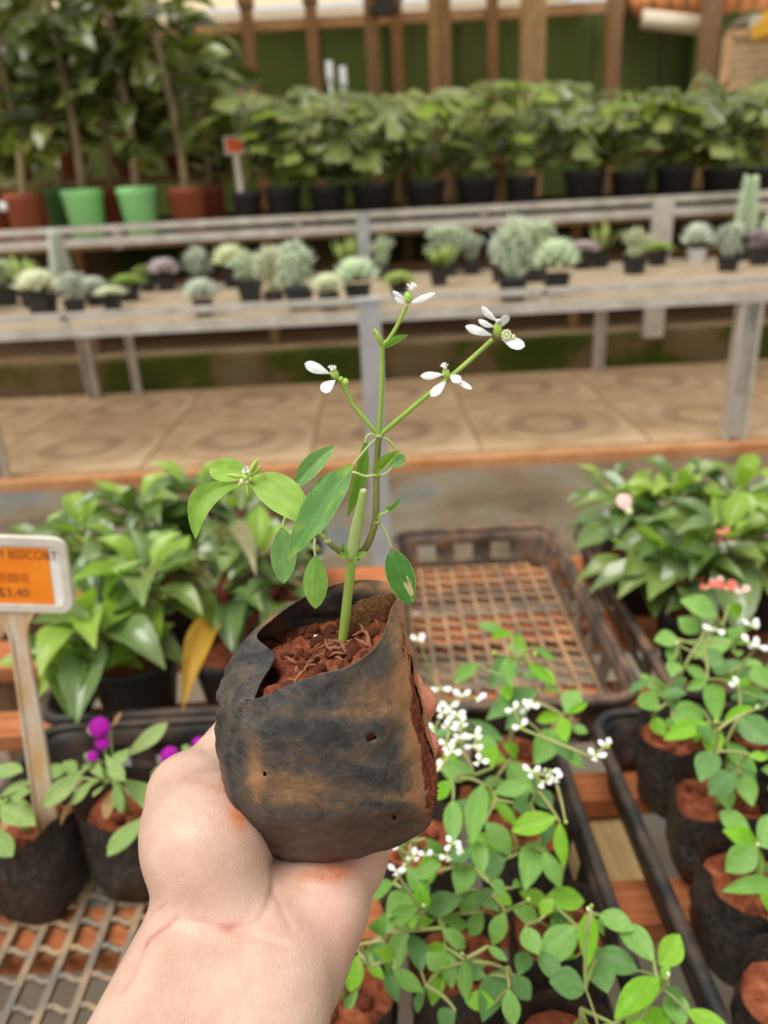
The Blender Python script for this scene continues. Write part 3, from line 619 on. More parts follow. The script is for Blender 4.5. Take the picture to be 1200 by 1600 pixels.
def monstera_leaf(seed):
    rr = random.Random(seed); g = Geo(); n = 30; vs_, fs, uv = [(0, 0.18, 0.0)], [], [(0.5, 0.2)]
    cut = set(rr.sample(range(4, 12), 4)) | set(29-k for k in rr.sample(range(4, 12), 4))
    for i in range(n+1):
        t = i/n; a_ = -PI/2 + 0.25 + t*(2*PI-0.5); r = 0.5*(1 - 0.28*math.cos(a_-PI/2)*0 + 0.0)
        x = math.cos(a_)*0.5; y = 0.42 + math.sin(a_)*(0.58 if math.sin(a_) > 0 else 0.48)
        if i in cut: x *= 0.45; y = 0.3+(y-0.3)*0.5
        z = -0.35*x*x*4*0.35 - 0.28*max(0, y-0.2)**2 + (0.04 if i % 2 else 0)
        vs_.append((x, y, z)); uv.append((0.5+x, max(0, min(1, y))))
    for i in range(n): fs.append((0, 1+i, 2+i))
    return g.add(vs_, fs, uv)
MON = [monstera_leaf(s).mesh('monstera_leaf', M['mon_leaf']) for s in range(3)] + [monstera_leaf(9).mesh('monstera_young_leaf', M['mon_bright'])]
def monstera(px_, rimpx, wpx, Y, top, nl, label, group, zb):
    p = py(px_, rimpx, Y); c = Vector((p.x, Y, zb)); d = pix(p)[2]; r = wpx*d/FPX/2
    t = thing('potted_monstera', label, 'plant', c, group); add_pot(t, c, r, max(p.z-zb, 0.16), 'pot_black')
    sg = Geo(); b0 = c + Vector((0, 0, max(p.z-zb, 0.16)*0.9))
    ztop = py(px_, top, Y).z
    for k in range(nl):
        a_ = k*2.4 + R.uniform(-.4, .4); f = (k+0.5)/nl; h = b0.z + (ztop-b0.z)*(0.3+0.72*f)*R.uniform(0.85, 1.08); rr = R.uniform(0.1, 0.30)*(1.1-0.4*f)
        e = Vector((c.x+math.cos(a_)*rr, Y+math.sin(a_)*rr*0.8, h))
        ln = R.uniform(0.31, 0.45); out = Vector((math.cos(a_), math.sin(a_)-0.35, R.uniform(-0.75, 0.1))).normalized()
        low = zb+max(p.z-zb, 0.16)+0.08
        for tr_ in range(24):
            e.z = max(e.z, low+0.10); out.z = max(out.z, (low-e.z)/ln)
            if clear(e, e+out*ln, ln*0.42): break
            a2 = R2.uniform(0, 6.28); out = Vector((math.cos(a2), math.sin(a2)-0.2, R2.uniform(-0.6, 0.3))).normalized(); rr = R2.uniform(0.05, 0.25); e = Vector((c.x+math.cos(a2)*rr, Y+math.sin(a2)*rr*0.8, max(e.z, low+0.1)))
        else: continue
        sg.tube(bez(b0, (b0.x, b0.y, e.z*0.9+b0.z*0.1), e, 5), 0.008, 5)
        put('leaf', MON[3] if R.random() < 0.16 else R.choice(MON[:3]), t, frame(e, e+out*ln, ln*R.uniform(0.75, 0.95), Vector((out.x*0.3, -0.45, 0.9))+jit(0.25)))
    part('stem', sg, M['stem_eu'], t)
ORD = ['first', 'second', 'third', 'fourth', 'fifth', 'sixth', 'seventh', 'eighth', 'ninth', 'tenth', 'eleventh', 'twelfth']
for ki, (px_, rim, w_) in enumerate([(385, 300, 48), (442, 292, 58), (512, 290, 60), (581, 286, 68), (664, 282, 64), (745, 278, 66), (815, 275, 50), (914, 266, 66), (985, 268, 60), (1056, 258, 62), (1130, 262, 62), (1192, 262, 60)]):
    monstera(px_, rim, w_, 6.5, R.uniform(135, 165) - (px_-600)*0.03, 14, '%s black potted monstera of the front row counted from the figs' % ORD[ki] if ki else 'front row monstera whose black pot holds the orange price sign', 'monsteras in the front row', ZT)
for k, px_ in enumerate([345, 415, 490, 560, 640, 715, 790, 870, 950, 1030, 1105, 1180]):
    monstera(px_, 250, 56, 7.5, R.uniform(128, 150) - (px_-600)*0.03, 9, '%s half hidden rear row monstera counted from the figs' % ORD[k], 'monsteras in the rear row', 1.64)
FIGN = [-1]
def fig(px0, rim, wpx, pot, pxt, pyt, Y, nl, label, zb=None):
    FIGN[0] += 1; p = py(px0, rim, Y); zb = ZT if zb is None else zb; c = Vector((p.x, Y, zb)); d = pix(p)[2]; r = wpx*d/FPX/2; h = p.z-zb
    t = thing('potted_fig', label, 'plant', c, None); add_pot(t, c, r, h, pot)
    b0 = c+Vector((0, 0, h*0.85)); tp = py(pxt, pyt, Y+0.1)
    pts = spline([b0, b0.lerp(tp, 0.35)+Vector((0.02, 0, 0)), b0.lerp(tp, 0.7)+Vector((-0.02, 0, 0)), tp], 5)
    part('trunk', Geo().tube(pts, [0.034-0.012*i/len(pts) for i in range(len(pts))], 8), M['trunk'], t)
    for k in range(nl):
        f = 0.12+0.88*R.random()**0.7; a_ = k*2.4+R.uniform(-.5, .5); q = b0.lerp(tp, f); out = Vector((math.cos(a_), math.sin(a_)*0.9, R.uniform(-0.5, 0.5))).normalized()
        e = q + out*R.uniform(0.03, 0.30); ln = R.uniform(0.24, 0.38); low = p.z+0.06
        for tr_ in range(24):
            if e.z < low+0.08: e.z = low+0.08
            out.z = max(out.z, (low+0.05-e.z)/ln)
            if clear(e, e+out*ln+Vector((0, 0, -0.05)), ln*0.26, FIGN[0]): break
            a2 = R2.uniform(0, 6.28); out = Vector((math.cos(a2), math.sin(a2)*0.9, R2.uniform(-0.4, 0.6))).normalized(); e = b0.lerp(tp, R2.uniform(0.15, 1.0)) + out*R2.uniform(0.03, 0.3)
        else: continue
        leaf(t, e, e+out*ln+Vector((0, 0, -0.05)), ln*R.uniform(0.45, 0.6), 'fic_light' if R.random() < 0.22 else 'fic_leaf', 'fig', Vector((0, -0.4, 0.8))+jit(0.7))
for a in [(35, 302, 62, 'pot_terra', -10, -20, 6.5, 46, 'tall fig with pale stem in a terracotta pot with a white dot'),
          (127, 296, 64, 'pot_green', 70, -60, 6.5, 60, 'tall fig in a light green pot in front of a dull green pot'),
          (212, 292, 62, 'pot_green', 160, -60, 6.5, 60, 'tall fig in a light green pot beside the terracotta pot'),
          (290, 292, 62, 'pot_terra', 232, -20, 6.5, 52, 'tall fig with tan stem in a terracotta pot by the monsteras'),
          (92, 294, 52, 'pot_dgreen', 55, 0, 6.85, 46, 'fig in a dull green pot behind a light green pot'),
          (172, 292, 60, 'pot_terra', 130, -20, 6.9, 50, 'fig in a shaded terracotta pot between two light green pots'),
          (325, 290, 50, 'pot_terra', 300, 90, 6.95, 40, 'shorter fig in a shaded terracotta pot next to the monsteras'),
          (-20, 300, 60, 'pot_terra', -30, 20, 6.9, 40, 'fig in a terracotta pot at the end of the staging')]:
    fig(*a)
for k, (px_, t_) in enumerate([(20, -20), (110, -40), (200, -30), (280, 10)]):
    fig(px_, 240, 54, 'pot_terra', px_-15, t_, 7.5, 56, ['fig in the rear row behind the terracotta pot with a white dot', 'rear row fig behind the dull green pot', 'rear row fig behind the light green pot beside terracotta', 'rear row fig next to the rear monsteras'][k], 1.64)
p = py(18, 322, 6.2); q = py(18, 322, 6.5)
# white dot sticker on the terracotta pot
solo('round_sticker', Geo().lathe([(0, 0.004), (0.03, 0.003), (0.034, 0)], 14), M['paper_white'], 'round white sticker on a terracotta pot', 'sticker', (0, 0, 0)).matrix_basis = Matrix.Translation((q.x, 6.5-0.155, q.z)) @ Matrix.Rotation(PI/2, 4, 'X')
# small price signs far back
def small_sign(px_, pyy, wpx, Y, stick_px, label):
    c = py(px_, pyy, Y); d = pix(c)[2]; w_ = wpx*d/FPX; b0 = py(stick_px[0], stick_px[1], Y)
    t = thing('price_sign', label, 'sign', b0)
    part('stake', Geo().box(((b0.x+c.x)/2, Y, (b0.z+c.z)/2), (w_*0.3, 0.012, c.z-b0.z), 0, math.atan2(c.x-b0.x, c.z-b0.z)), M['sign_white'], t, False)
    part('plate', Geo().box((c.x, Y-0.01, c.z), (w_, 0.015, w_*0.8)), M['sign_white'], t, False)
    part('sticker', Geo().box((c.x, Y-0.02, c.z), (w_*0.75, 0.006, w_*0.6)), M['tag_red'], t, False)
small_sign(367, 227, 32, 6.40, (376, 300), 'orange price sign on a white stake in the first black pot')
for px_, pyy, Y, lb in ((86, 212, 7.2, 'small red price tag low among fig leaves'), (165, 166, 7.2, 'small red price tag between two fig trunks'), (268, 150, 7.2, 'small red price tag beside the tan fig stem'), (376, 150, 7.2, 'pale orange price tag above the first monstera')):
    small_sign(px_, pyy, 16, Y, (px_+3, pyy+40), lb)
for px_, lb in ((515, 'taller white plant label standing above the monsteras'), (536, 'shorter white plant label standing above the monsteras')):
    c = py(px_, 112 if px_ == 515 else 120, 7.9); g = Geo().box((c.x, 7.9, c.z), (0.06, 0.012, 0.17)); g.box((c.x, 7.9, c.z-0.35), (0.03, 0.012, 0.6))
    solo('plant_label', g, M['paper_white'], lb, 'label', (c.x, 7.9, c.z-0.65), smooth=False)

# ================================================================== NEAR WOODEN BENCH WITH TRAYS
ZN = 0.70
wbn = thing('wooden_bench', 'low plank bench of reddish dusty boards under the trays', 'bench', (0, 0.9, -0.055))
for yy, wd in ((1.36, 0.085), (1.14, 0.09), (0.945, 0.06), (0.755, 0.05), (0.585, 0.055), (0.42, 0.05), (0.25, 0.05)):
    part('plank', Geo().box((0, yy, ZN-0.0125), (2.4, wd, 0.025)), M['plank'], wbn, False, org=(0, yy, ZN))
for x in (-0.75, -0.12, 0.60, 0.9): part('beam', Geo().box((x, 0.83, ZN-0.065), (0.06, 1.25, 0.08)), M['post_wood'], wbn, False)
for x in (-0.75, 0.9):
    for yy in (0.3, 1.3): part('leg', Geo().box((x, yy, 0.285), (0.07, 0.07, 0.68)), M['post_wood'], wbn, False)
lb_ = Geo().box((0.222, 0.668, 0.655), (0.15, 0.20, 0.02)).box((0.222, 0.668, 0.643), (0.03, 0.20, 0.012)); solo('tan_board', lb_, M['board'], 'tan board lying under the planks between two black trays', 'board', (0.225, 0.66, 0.59), smooth=False)
for k, (x, y) in enumerate(((0.17, 1.28), (0.42, 1.28))):
    g = Geo()
    t = thing('slatted_board', ['whitewashed slatted board seen through the empty tray', 'whitewashed slatted board beside the empty tray'][k], 'board', (x, y, 0.62))
    for j in range(5): part('slat', Geo().box((x, y-0.1+j*0.05, 0.63), (0.25, 0.04, 0.015)), M['whiteboard'], t, False)

# --- trays
def rrect(x0, x1, y0, y1, r, n=5):
    pts = []
    for cx, cy, a0 in ((x1-r, y1-r, 0), (x0+r, y1-r, 90), (x0+r, y0+r, 180), (x1-r, y0+r, 270)):
        for k in range(n+1): a_ = math.radians(a0+90*k/n); pts.append((cx+r*math.cos(a_), cy+r*math.sin(a_)))
    out = []
    for i, p in enumerate(pts):   # subdivide the long sides so windows can be cut
        q = pts[(i+1) % len(pts)]; ln = math.dist(p, q); k = max(1, int(round(ln/0.0375)))
        out += [(p[0]+(q[0]-p[0])*j/k, p[1]+(q[1]-p[1])*j/k) for j in range(k)]
    return out
def tray(x0, y0, label, mats=('tray', 'grid_dusty'), wx=0.30, wy=0.54, h=0.08, grid=True, wavy=True):
    x1, y1 = x0+wx, y0+wy; z0 = ZN+0.002
    t = thing('seedling_tray', label, 'tray', ((x0+x1)/2, (y0+y1)/2, z0))
    lv_ = [(0.012, 0.0), (0.010, 0.02), (0.004, 0.052), (0.0, h)]
    loops = [rrect(x0+i_, x1-i_, y0+i_, y1-i_, 0.035) for i_, _ in lv_]
    n = min(len(l) for l in loops); base = rrect(x0, x1, y0, y1, 0.035); n = len(base); cx, cy = (x0+x1)/2, (y0+y1)/2
    vs_, fs = [], []
    for (ins, z) in lv_:
        for (x, y) in base: vs_.append((cx+(x-cx)*(1-2*ins/wx), cy+(y-cy)*(1-2*ins/wy), z0+z))
    for i in range(3):
        for j in range(n):
            a_, b2 = base[j], base[(j+1) % n]
            if i == 1 and math.dist(a_, b2) > 0.03 and j % 2 == 0: continue
            fs.append((i*n+j, i*n+(j+1) % n, (i+1)*n+(j+1) % n, (i+1)*n+j))
    o = part('wall', Geo().add(vs_, fs), M[mats[0]], t); md = o.modifiers.new('thickness', 'SOLIDIFY'); md.thickness = 0.003; md.offset = 0
    # rim: flat lip with a down-turned edge
    prof = [(-0.003, 0.0), (-0.002, 0.004), (0.007, 0.004), (0.0095, 0.0), (0.0095, -0.010), (0.007, -0.010), (0.007, -0.002), (-0.003, -0.003)]
    vs_, fs = [], []
    for k, (x, y) in enumerate(base):
        a_, b2 = base[k-1], base[(k+1) % n]; d = Vector((b2[0]-a_[0], b2[1]-a_[1])).normalized(); nx, ny = d.y, -d.x
        for o_, zz in prof: vs_.append((x+nx*o_, y+ny*o_, z0+h+zz))
    m_ = len(prof)
    for k in range(n):
        for j in range(m_): fs.append((k*m_+j, k*m_+(j+1) % m_, ((k+1) % n)*m_+(j+1) % m_, ((k+1) % n)*m_+j))
    part('rim', Geo().add(vs_, fs), M[mats[0]], t)
    if grid:
        ib = 0.014
        nb = 9
        for k in range(nb+1):
            x = x0+ib+(wx-2*ib)*k/nb; part('grid_bar', Geo().box((x, cy, z0+0.005), (0.0075, wy-2*ib, 0.007)), M[mats[1]], t, False)
        nw = int(wy/0.032)
        for k in range(nw+1):
            y = y0+ib+(wy-2*ib)*k/nw; xs = [x0+ib+(wx-2*ib)*i/54 for i in range(55)]
            pts = [(x, y + (0.0035*math.sin(2*PI*(x-x0-ib)/((wx-2*ib)/nb)) if wavy else 0), z0+0.004) for x in xs]
            part('grid_bar', Geo().tube(pts, 0.0040, 5), M[mats[1]], t)
    return t
tray(0.022, 0.825, 'empty dusty black tray with an open grid base', ('tray_dusty', 'grid_dusty'), 0.298, 0.555)
tray(0.25, 0.245, 'long black tray full of bagged seedlings at the bench edge', ('tray', 'grid_grey'), 0.32, 0.545, grid=False)
tray(-0.115, 0.245, 'black tray of white flowering seedlings under the held bag', ('tray', 'grid_grey'), 0.303, 0.535, grid=False)
tray(-0.455, 0.265, 'black tray with grey wavy grid base holding magenta flowers', ('tray', 'grid_grey'), 0.315, 0.555)
tray(-0.47, 0.845, 'black tray of glossy leaved plants behind the magenta flowers', ('tray', 'grid_grey'), 0.34, 0.54, grid=False)
tray(0.37, 0.83, 'black tray of glossy leaved plants with pink flowers', ('tray_dusty', 'grid_grey'), 0.32, 0.54, grid=False)

# --- bags with seedlings
def baggeo(seed, n=28, m_=9):
    """unit bag: radius .5, height 1, crumpled, open and ragged at the top"""
    vs_, fs = [], []
    for i in range(m_+1):
        t = i/m_
        for j in range(n):
            th = 2*PI*j/n; c, s = math.cos(th), math.sin(th)
            q = (abs(c)**3.2+abs(s)**3.2)**(-1/3.2)
            r = 0.43*q*(0.86+0.14*min(1, t*4)) * (1+0.10*vn(c*2, s*2, t*4, seed)+0.045*vn(c*7, s*7, t*9, seed+2)) * (1.0+0.10*max(0, t-0.8)*vn(c*3, s*3, 1, seed)*5)
            z = t*(1+0.10*vn(c*2.2, s*2.2, 0.3, seed+5)*t)
            vs_.append((r*c, r*s, z))
    for i in range(m_):
        for j in range(n): fs.append((i*n+j, i*n+(j+1) % n, (i+1)*n+(j+1) % n, (i+1)*n+j))
    fs.append(tuple(range(n-1, -1, -1)))
    return Geo().add(vs_, fs)
def soilgeo(seed, n=28, m_=6):
    vs_, fs = [(0, 0, 0.02)], []; t = 0.74
    for i in range(1, m_+1):
        rf_ = 0.975*i/m_
        for j in range(n):
            th = 2*PI*j/n; c, s = math.cos(th), math.sin(th); q = (abs(c)**3.2+abs(s)**3.2)**(-1/3.2)
            r = rf_*0.43*q*(1+0.10*vn(c*2, s*2, t*4, seed)+0.045*vn(c*7, s*7, t*9, seed+2)); x, y = r*c, r*s; k_ = 1-0.6*i/m_; vs_.append((x, y, k_*(0.035*vn(x*14, y*14, 0, seed)+0.03*vn(x*31, y*31, 2, seed))))
    for j in range(n): fs.append((0, 1+j, 1+(j+1) % n))
    for i in range(m_-1):
        for j in range(n): a_ = 1+i*n; fs.append((a_+j, a_+n+j, a_+n+(j+1) % n, a_+(j+1) % n))
    return Geo().add(vs_, fs)
BAG = [baggeo(s).mesh('bag', M['bag']) for s in range(5)]; SOI = [soilgeo(s).mesh('soil', M['soil']) for s in range(5)]
LUMP = []
for s in range(3):
    g = Geo().ball((0, 0, 0), 1, 7, 5); g.v = [tuple(c*(1+0.3*vn(v[0]*3, v[1]*3, v[2]*3, s)) for c in v) for v in g.v]; LUMP.append(g.mesh('soil_lump', M['soil'], False))
def bagged(name, label, cat, c, dia, h, group=None, fill=0.74, lumps=10):
    c = Vector(c); t = thing(name, label, cat, c, group); k = R.randrange(5)
    rz_ = R.uniform(-0.25, 0.25); R.choice(range(3)); put('bag', BAG[k], t, Matrix.Translation(c) @ Matrix.Rotation(rz_, 4, 'Z') @ Matrix.Diagonal((dia, dia, h, 1)))
    put('soil', SOI[k], t, Matrix.Translation(c+Vector((0, 0, h*fill))) @ Matrix.Rotation(rz_, 4, 'Z') @ Matrix.Diagonal((dia, dia, dia*0.8, 1)))
    for _ in range(lumps):
        a_, r = R.uniform(0, 7), R.uniform(0.1, 0.36)*dia; s = R.uniform(0.003, 0.008)
        put('soil_lump', R.choice(LUMP), t, Matrix.Translation(c+Vector((math.cos(a_)*r, math.sin(a_)*r, h*fill+0.003))) @ Matrix.Rotation(a_, 4, 'Z') @ Matrix.Diagonal((s*1.3, s, s*0.8, 1)))
    return t, c+Vector((0, 0, h*fill))

PETAL = leafgeo(nu=6, nv=4, prof=(1.4, 0.65), arch=0.08, fold=-0.35).mesh('petal', M['petal'])
CYA = Geo().lathe([(0.0, -0.5), (0.35, -0.45), (0.5, 0.1), (0.42, 0.5), (0, 0.55)], 7).mesh('cyathium', M['bud'])
CYAP = Geo().ball((0, 0, 0), 0.5, 7, 5).mesh('pale_bud', M['bud_pale'])
def spurge_flower(t, c, np_, size, up=None):
    c = Vector(c); up = Vector(up or (0, -0.2, 1)).normalized()
    f = put('flower', CYA if R.random() < 0.5 else CYAP, t, Matrix.Translation(c) @ Matrix.Rotation(R.uniform(0, 3), 4, 'X') @ Matrix.Diagonal((size*0.38, size*0.38, size*0.45, 1)))
    finv = (Matrix.Translation(wloc(t)) @ f.matrix_basis).inverted()
    a0 = R.uniform(0, 6)
    for k in range(np_):
        a_ = a0 + k*2*PI/max(np_, 3) + R.uniform(-.3, .3); d = (Vector((math.cos(a_), math.sin(a_), R.uniform(-0.1, 0.7)))).normalized()
        m4 = frame(c+d*size*0.12, c+d*size*R.uniform(0.85, 1.15), size*0.55, up+(CAM-c).normalized()*0.8+jit(0.3))
        o = link('petal', PETAL, f, finv @ m4)
def spurge(label, cxy, dia, h, leaves, flowers, zl=(0.86, 0.93), group='white flowered bagged seedlings', crown=0.09, extra=7):
    """leaves: (bx,by,tx,ty,wpx,tone[,z]) in pixels at a height above the bench"""
    c = (cxy[0], cxy[1], ZN+0.006); t, s0 = bagged('bagged_spurge', label, 'plant', c, dia, h, group)
    sg = Geo(); crown_p = s0+Vector((R.uniform(-.01, .01), R.uniform(-.01, .01), crown))
    sg.tube(bez(s0, s0.lerp(crown_p, 0.5)+Vector((R.uniform(-.01, .01), 0, 0)), crown_p, 6), [0.0035-0.0012*i/6 for i in range(7)], 6)
    nodes = [s0.lerp(crown_p, f) for f in (0.4, 0.6, 0.8, 1.0)]
    def grow(p, r0=0.0017):
        near_ = min(nodes, key=lambda q: (q-p).length + (0.012 if q.z > p.z+0.005 else 0)); mid = near_.lerp(p, 0.5)+Vector((R.uniform(-.004, .004), R.uniform(-.004, .004), 0.004))
        ln_ = (p-near_).length; sg.tube(bez(near_, mid, p, 5), [r0, r0*0.95, r0*0.9, r0*0.85, r0*0.75, r0*0.6], 5, False)
        nodes.append(p)
        if ln_ > 0.03: nodes.extend([near_.lerp(p, 0.4), near_.lerp(p, 0.7)])
    spots = []
    for lf in leaves:
        bx, by, tx, ty, wp, tone = lf[:6]; z = lf[6] if len(lf) > 6 else R.uniform(*zl)
        b0 = pz(bx, by, z); dz = R.uniform(-0.012, 0.012) + (-0.012 if ty > by else 0.008); e = pz(tx, ty, z+dz); d = pix(b0)[2]
        leaf(t, b0, e, wp*d/FPX*1.1, {0: 'eu_leaf', 1: 'eu_dark', 2: 'eu_bright'}[tone], 'oval', Vector((0, 0, 0.5))+(CAM-b0).normalized()*0.75+jit(0.25)); spots.append(b0)
    for b0 in sorted(spots, key=lambda q: (q-crown_p).length): grow(b0)
    for k in range(extra):       # smaller leaves down inside the plant
        q = R.choice(nodes); a_ = R.uniform(0, 6.28); d = Vector((math.cos(a_), math.sin(a_), R.uniform(-0.5, 0.4))).normalized(); b0 = q+d*R.uniform(0.008, 0.02)-Vector((0, 0, R.uniform(0, 0.02)))
        ln_ = R.uniform(0.022, 0.036); leaf(t, b0, b0+d*ln_, ln_*R.uniform(0.45, 0.6), R.choice(['eu_leaf', 'eu_dark', 'eu_dark', 'eu_bright']), 'oval'); sg.tube(bez(q, q.lerp(b0, 0.5)+Vector((0, 0, 0.003)), b0, 3), 0.0009, 4, False)
    for fl_ in flowers:
        fx, fy, np_ = fl_[:3]; z = fl_[3] if len(fl_) > 3 else R.uniform(zl[1]+0.01, zl[1]+0.04); p = pz(fx, fy, z); d = pix(p)[2]
        spurge_flower(t, p, np_, 17*d/FPX); grow(p-Vector((0, 0, 0.002)), 0.0014)
    part('stem', sg, M['stem_eu'], t)
    return t
spurge('white flowered seedling with rear leaves over the empty grid tray', (0.130, 0.715), 0.10, 0.105,
 [(800, 992, 768, 996, 14, 2), (803, 990, 822, 1030, 16, 2), (805, 1030, 765, 1075, 36, 1), (745, 1038, 708, 1068, 22, 0), (825, 1035, 865, 1068, 16, 2), (842, 1080, 760, 1125, 36, 1), (835, 1010, 868, 1032, 12, 0), (790, 1030, 800, 1075, 20, 0),
  (885, 1115, 902, 1078, 30, 0), (885, 1115, 918, 1098, 12, 2), (880, 1118, 838, 1126, 18, 2), (882, 1122, 882, 1168, 20, 2), (868, 1140, 835, 1195, 36, 0), (895, 1135, 918, 1145, 16, 0), (880, 1170, 912, 1200, 18, 0), (860, 1160, 895, 1185, 24, 1), (820, 1100, 790, 1140, 22, 1)],
 [(805, 1108, 3), (828, 1104, 4), (815, 1136, 2), (930, 1182, 3), (950, 1165, 2), (772, 1020, 0), (836, 1022, 0)], (0.875, 0.935))
spurge('seedling bearing the densest cluster of white flowers beside the fingertips', (0.03, 0.715), 0.10, 0.105,
 [(735, 1125, 787, 1158, 18, 1), (745, 1150, 778, 1188, 28, 0), (785, 1162, 808, 1182, 20, 2), (740, 1212, 688, 1200, 32, 0), (755, 1225, 738, 1320, 32, 0), (708, 1250, 708, 1320, 27, 0), (720, 1170, 690, 1190, 20, 2), (730, 1140, 700, 1120, 20, 1), (770, 1200, 765, 1165, 22, 2), (705, 1220, 682, 1250, 22, 2)],
 [(688, 1076, 2), (722, 1088, 3), (746, 1092, 2), (703, 1106, 3), (713, 1118, 4), (690, 1114, 3), (722, 1130, 3), (700, 1136, 3), (716, 1154, 3), (696, 1164, 3), (743, 1150, 3), (741, 1166, 2), (749, 1190, 3), (706, 1174, 3), (686, 1202, 2), (655, 1000, 3, 0.97), (678, 1140, 2)], (0.885, 0.95))
spurge('white flowered seedling whose flowers overhang the tray rim', (0.125, 0.60), 0.10, 0.10,
 [(795, 1190, 835, 1240, 34, 0), (815, 1258, 812, 1228, 24, 1), (758, 1285, 798, 1337, 32, 0), (775, 1250, 808, 1292, 18, 2), (800, 1298, 870, 1278, 32, 2), (790, 1342, 742, 1366, 42, 1), (845, 1315, 820, 1392, 38, 0), (850, 1330, 876, 1387, 24, 0), (875, 1285, 882, 1354, 20, 2), (840, 1235, 862, 1265, 26, 1), (830, 1260, 800, 1260, 22, 1), (765, 1230, 775, 1265, 18, 2)],
 [(832, 1206, 3), (848, 1222, 2), (868, 1218, 3), (884, 1284, 0), (852, 1204, 0), (860, 1205, 1)], (0.87, 0.93))
spurge('white flowered seedling just below the bottom of the held bag', (0.015, 0.59), 0.10, 0.10,
 [(740, 1350, 714, 1396, 36, 0), (615, 1380, 577, 1403, 26, 0), (660, 1426, 657, 1380, 26, 2), (655, 1418, 608, 1440, 26, 0), (765, 1380, 790, 1394, 22, 0), (650, 1370, 690, 1350, 22, 0), (700, 1345, 735, 1330, 26, 1), (640, 1355, 660, 1385, 18, 2), (665, 1310, 690, 1345, 20, 0), (620, 1320, 640, 1300, 24, 0)],
 [(706, 1318, 3), (722, 1331, 2), (700, 1340, 2), (620, 1362, 3), (646, 1340, 3), (614, 1320, 2), (664, 1338, 2), (632, 1352, 1)], (0.87, 0.93))
spurge('seedling with pale curved bare stems and small oval leaves', (0.042, 0.457), 0.094, 0.10,
 [(590, 1460, 596, 1433, 26, 0), (745, 1390, 722, 1427, 36, 0), (690, 1435, 732, 1447, 18, 0), (755, 1425, 734, 1462, 24, 0), (690, 1450, 727, 1482, 22, 0), (790, 1425, 771, 1477, 26, 0), (762, 1478, 793, 1502, 14, 0), (690, 1515, 667, 1488, 26, 0), (695, 1480, 706, 1544, 26, 0), (688, 1515, 675, 1572, 24, 2), (728, 1498, 730, 1567, 22, 0), (730, 1505, 760, 1507, 16, 1), (790, 1515, 754, 1597, 38, 1), (795, 1545, 803, 1604, 26, 0), (800, 1525, 829, 1562, 28, 1), (712, 1580, 688, 1608, 32, 1), (665, 1540, 651, 1582, 14, 1), (800, 1388, 820, 1394, 20, 0), (700, 1405, 660, 1420, 16, 0), (770, 1400, 800, 1412, 20, 2)],
 [(662, 1415, 0), (722, 1490, 0), (826, 1405, 0)], (0.85, 0.9))
spurge('seedling in red soil beside the wrist with a long hanging leaf', (-0.054, 0.437), 0.092, 0.095,
 [(635, 1445, 604, 1534, 28, 0), (615, 1500, 584, 1484, 20, 2), (562, 1490, 547, 1550, 28, 2), (615, 1515, 661, 1550, 24, 0), (600, 1470, 590, 1510, 22, 1), (575, 1510, 600, 1530, 16, 2), (560, 1545, 540, 1575, 14, 0)], [(560, 1475, 1), (556, 1468, 0)], (0.85, 0.89))
spurge('seedling with a bright upright leaf and a large leaf over the tray gap', (0.134, 0.488), 0.092, 0.095,
 [(820, 1448, 842, 1492, 30, 0), (850, 1405, 913, 1408, 32, 2), (865, 1405, 844, 1430, 20, 2), (902, 1448, 847, 1510, 44, 0), (920, 1425, 918, 1512, 27, 2), (935, 1430, 992, 1454, 30, 0), (925, 1440, 943, 1457, 20, 0), (915, 1545, 858, 1534, 42, 1), (930, 1500, 949, 1552, 40, 1), (840, 1440, 800, 1420, 26, 0)], [(919, 1420, 0), (924, 1416, 0)], (0.85, 0.895))
spurge('seedling leaning over the tray rim with a bright green bud', (0.118, 0.386), 0.09, 0.09,
 [(1022, 1503, 966, 1444, 38, 0), (1032, 1530, 960, 1592, 36, 2), (1045, 1548, 1066, 1608, 36, 0), (1035, 1545, 1072, 1562, 22, 1), (1035, 1530, 1046, 1510, 14, 2), (960, 1600, 940, 1640, 30, 0), (1000, 1590, 1000, 1640, 24, 2)], [(1040, 1528, 0), (1044, 1522, 0)], (0.845, 0.88), crown=0.07)
# right-hand tray
spurge('white flowered seedling in the long tray by the coral flowers', (0.335, 0.725), 0.105, 0.105,
 [(1060, 1000, 1022, 1000, 26, 0), (1058, 1005, 1046, 1036, 18, 0), (1145, 1000, 1083, 1028, 30, 0), (1145, 1005, 1162, 983, 32, 0), (1050, 1095, 1001, 1052, 20, 0), (1015, 1063, 984, 1083, 14, 1), (1030, 1110, 999, 1086, 30, 0), (1118, 962, 1063, 938, 34, 0), (1138, 945, 1158, 962, 24, 2), (1070, 1040, 1109, 1063, 18, 0), (1105, 1062, 1073, 1078, 16, 0), (1090, 990, 1060, 965, 26, 0), (1040, 1080, 1060, 1110, 20, 1), (1100, 1015, 1130, 1040, 28, 1), (1020, 1120, 1040, 1150, 22, 2)],
 [(1108, 985, 2), (1118, 984, 2), (1152, 1068, 2), (1176, 978, 3), (1058, 1005, 0)], (0.87, 0.94))
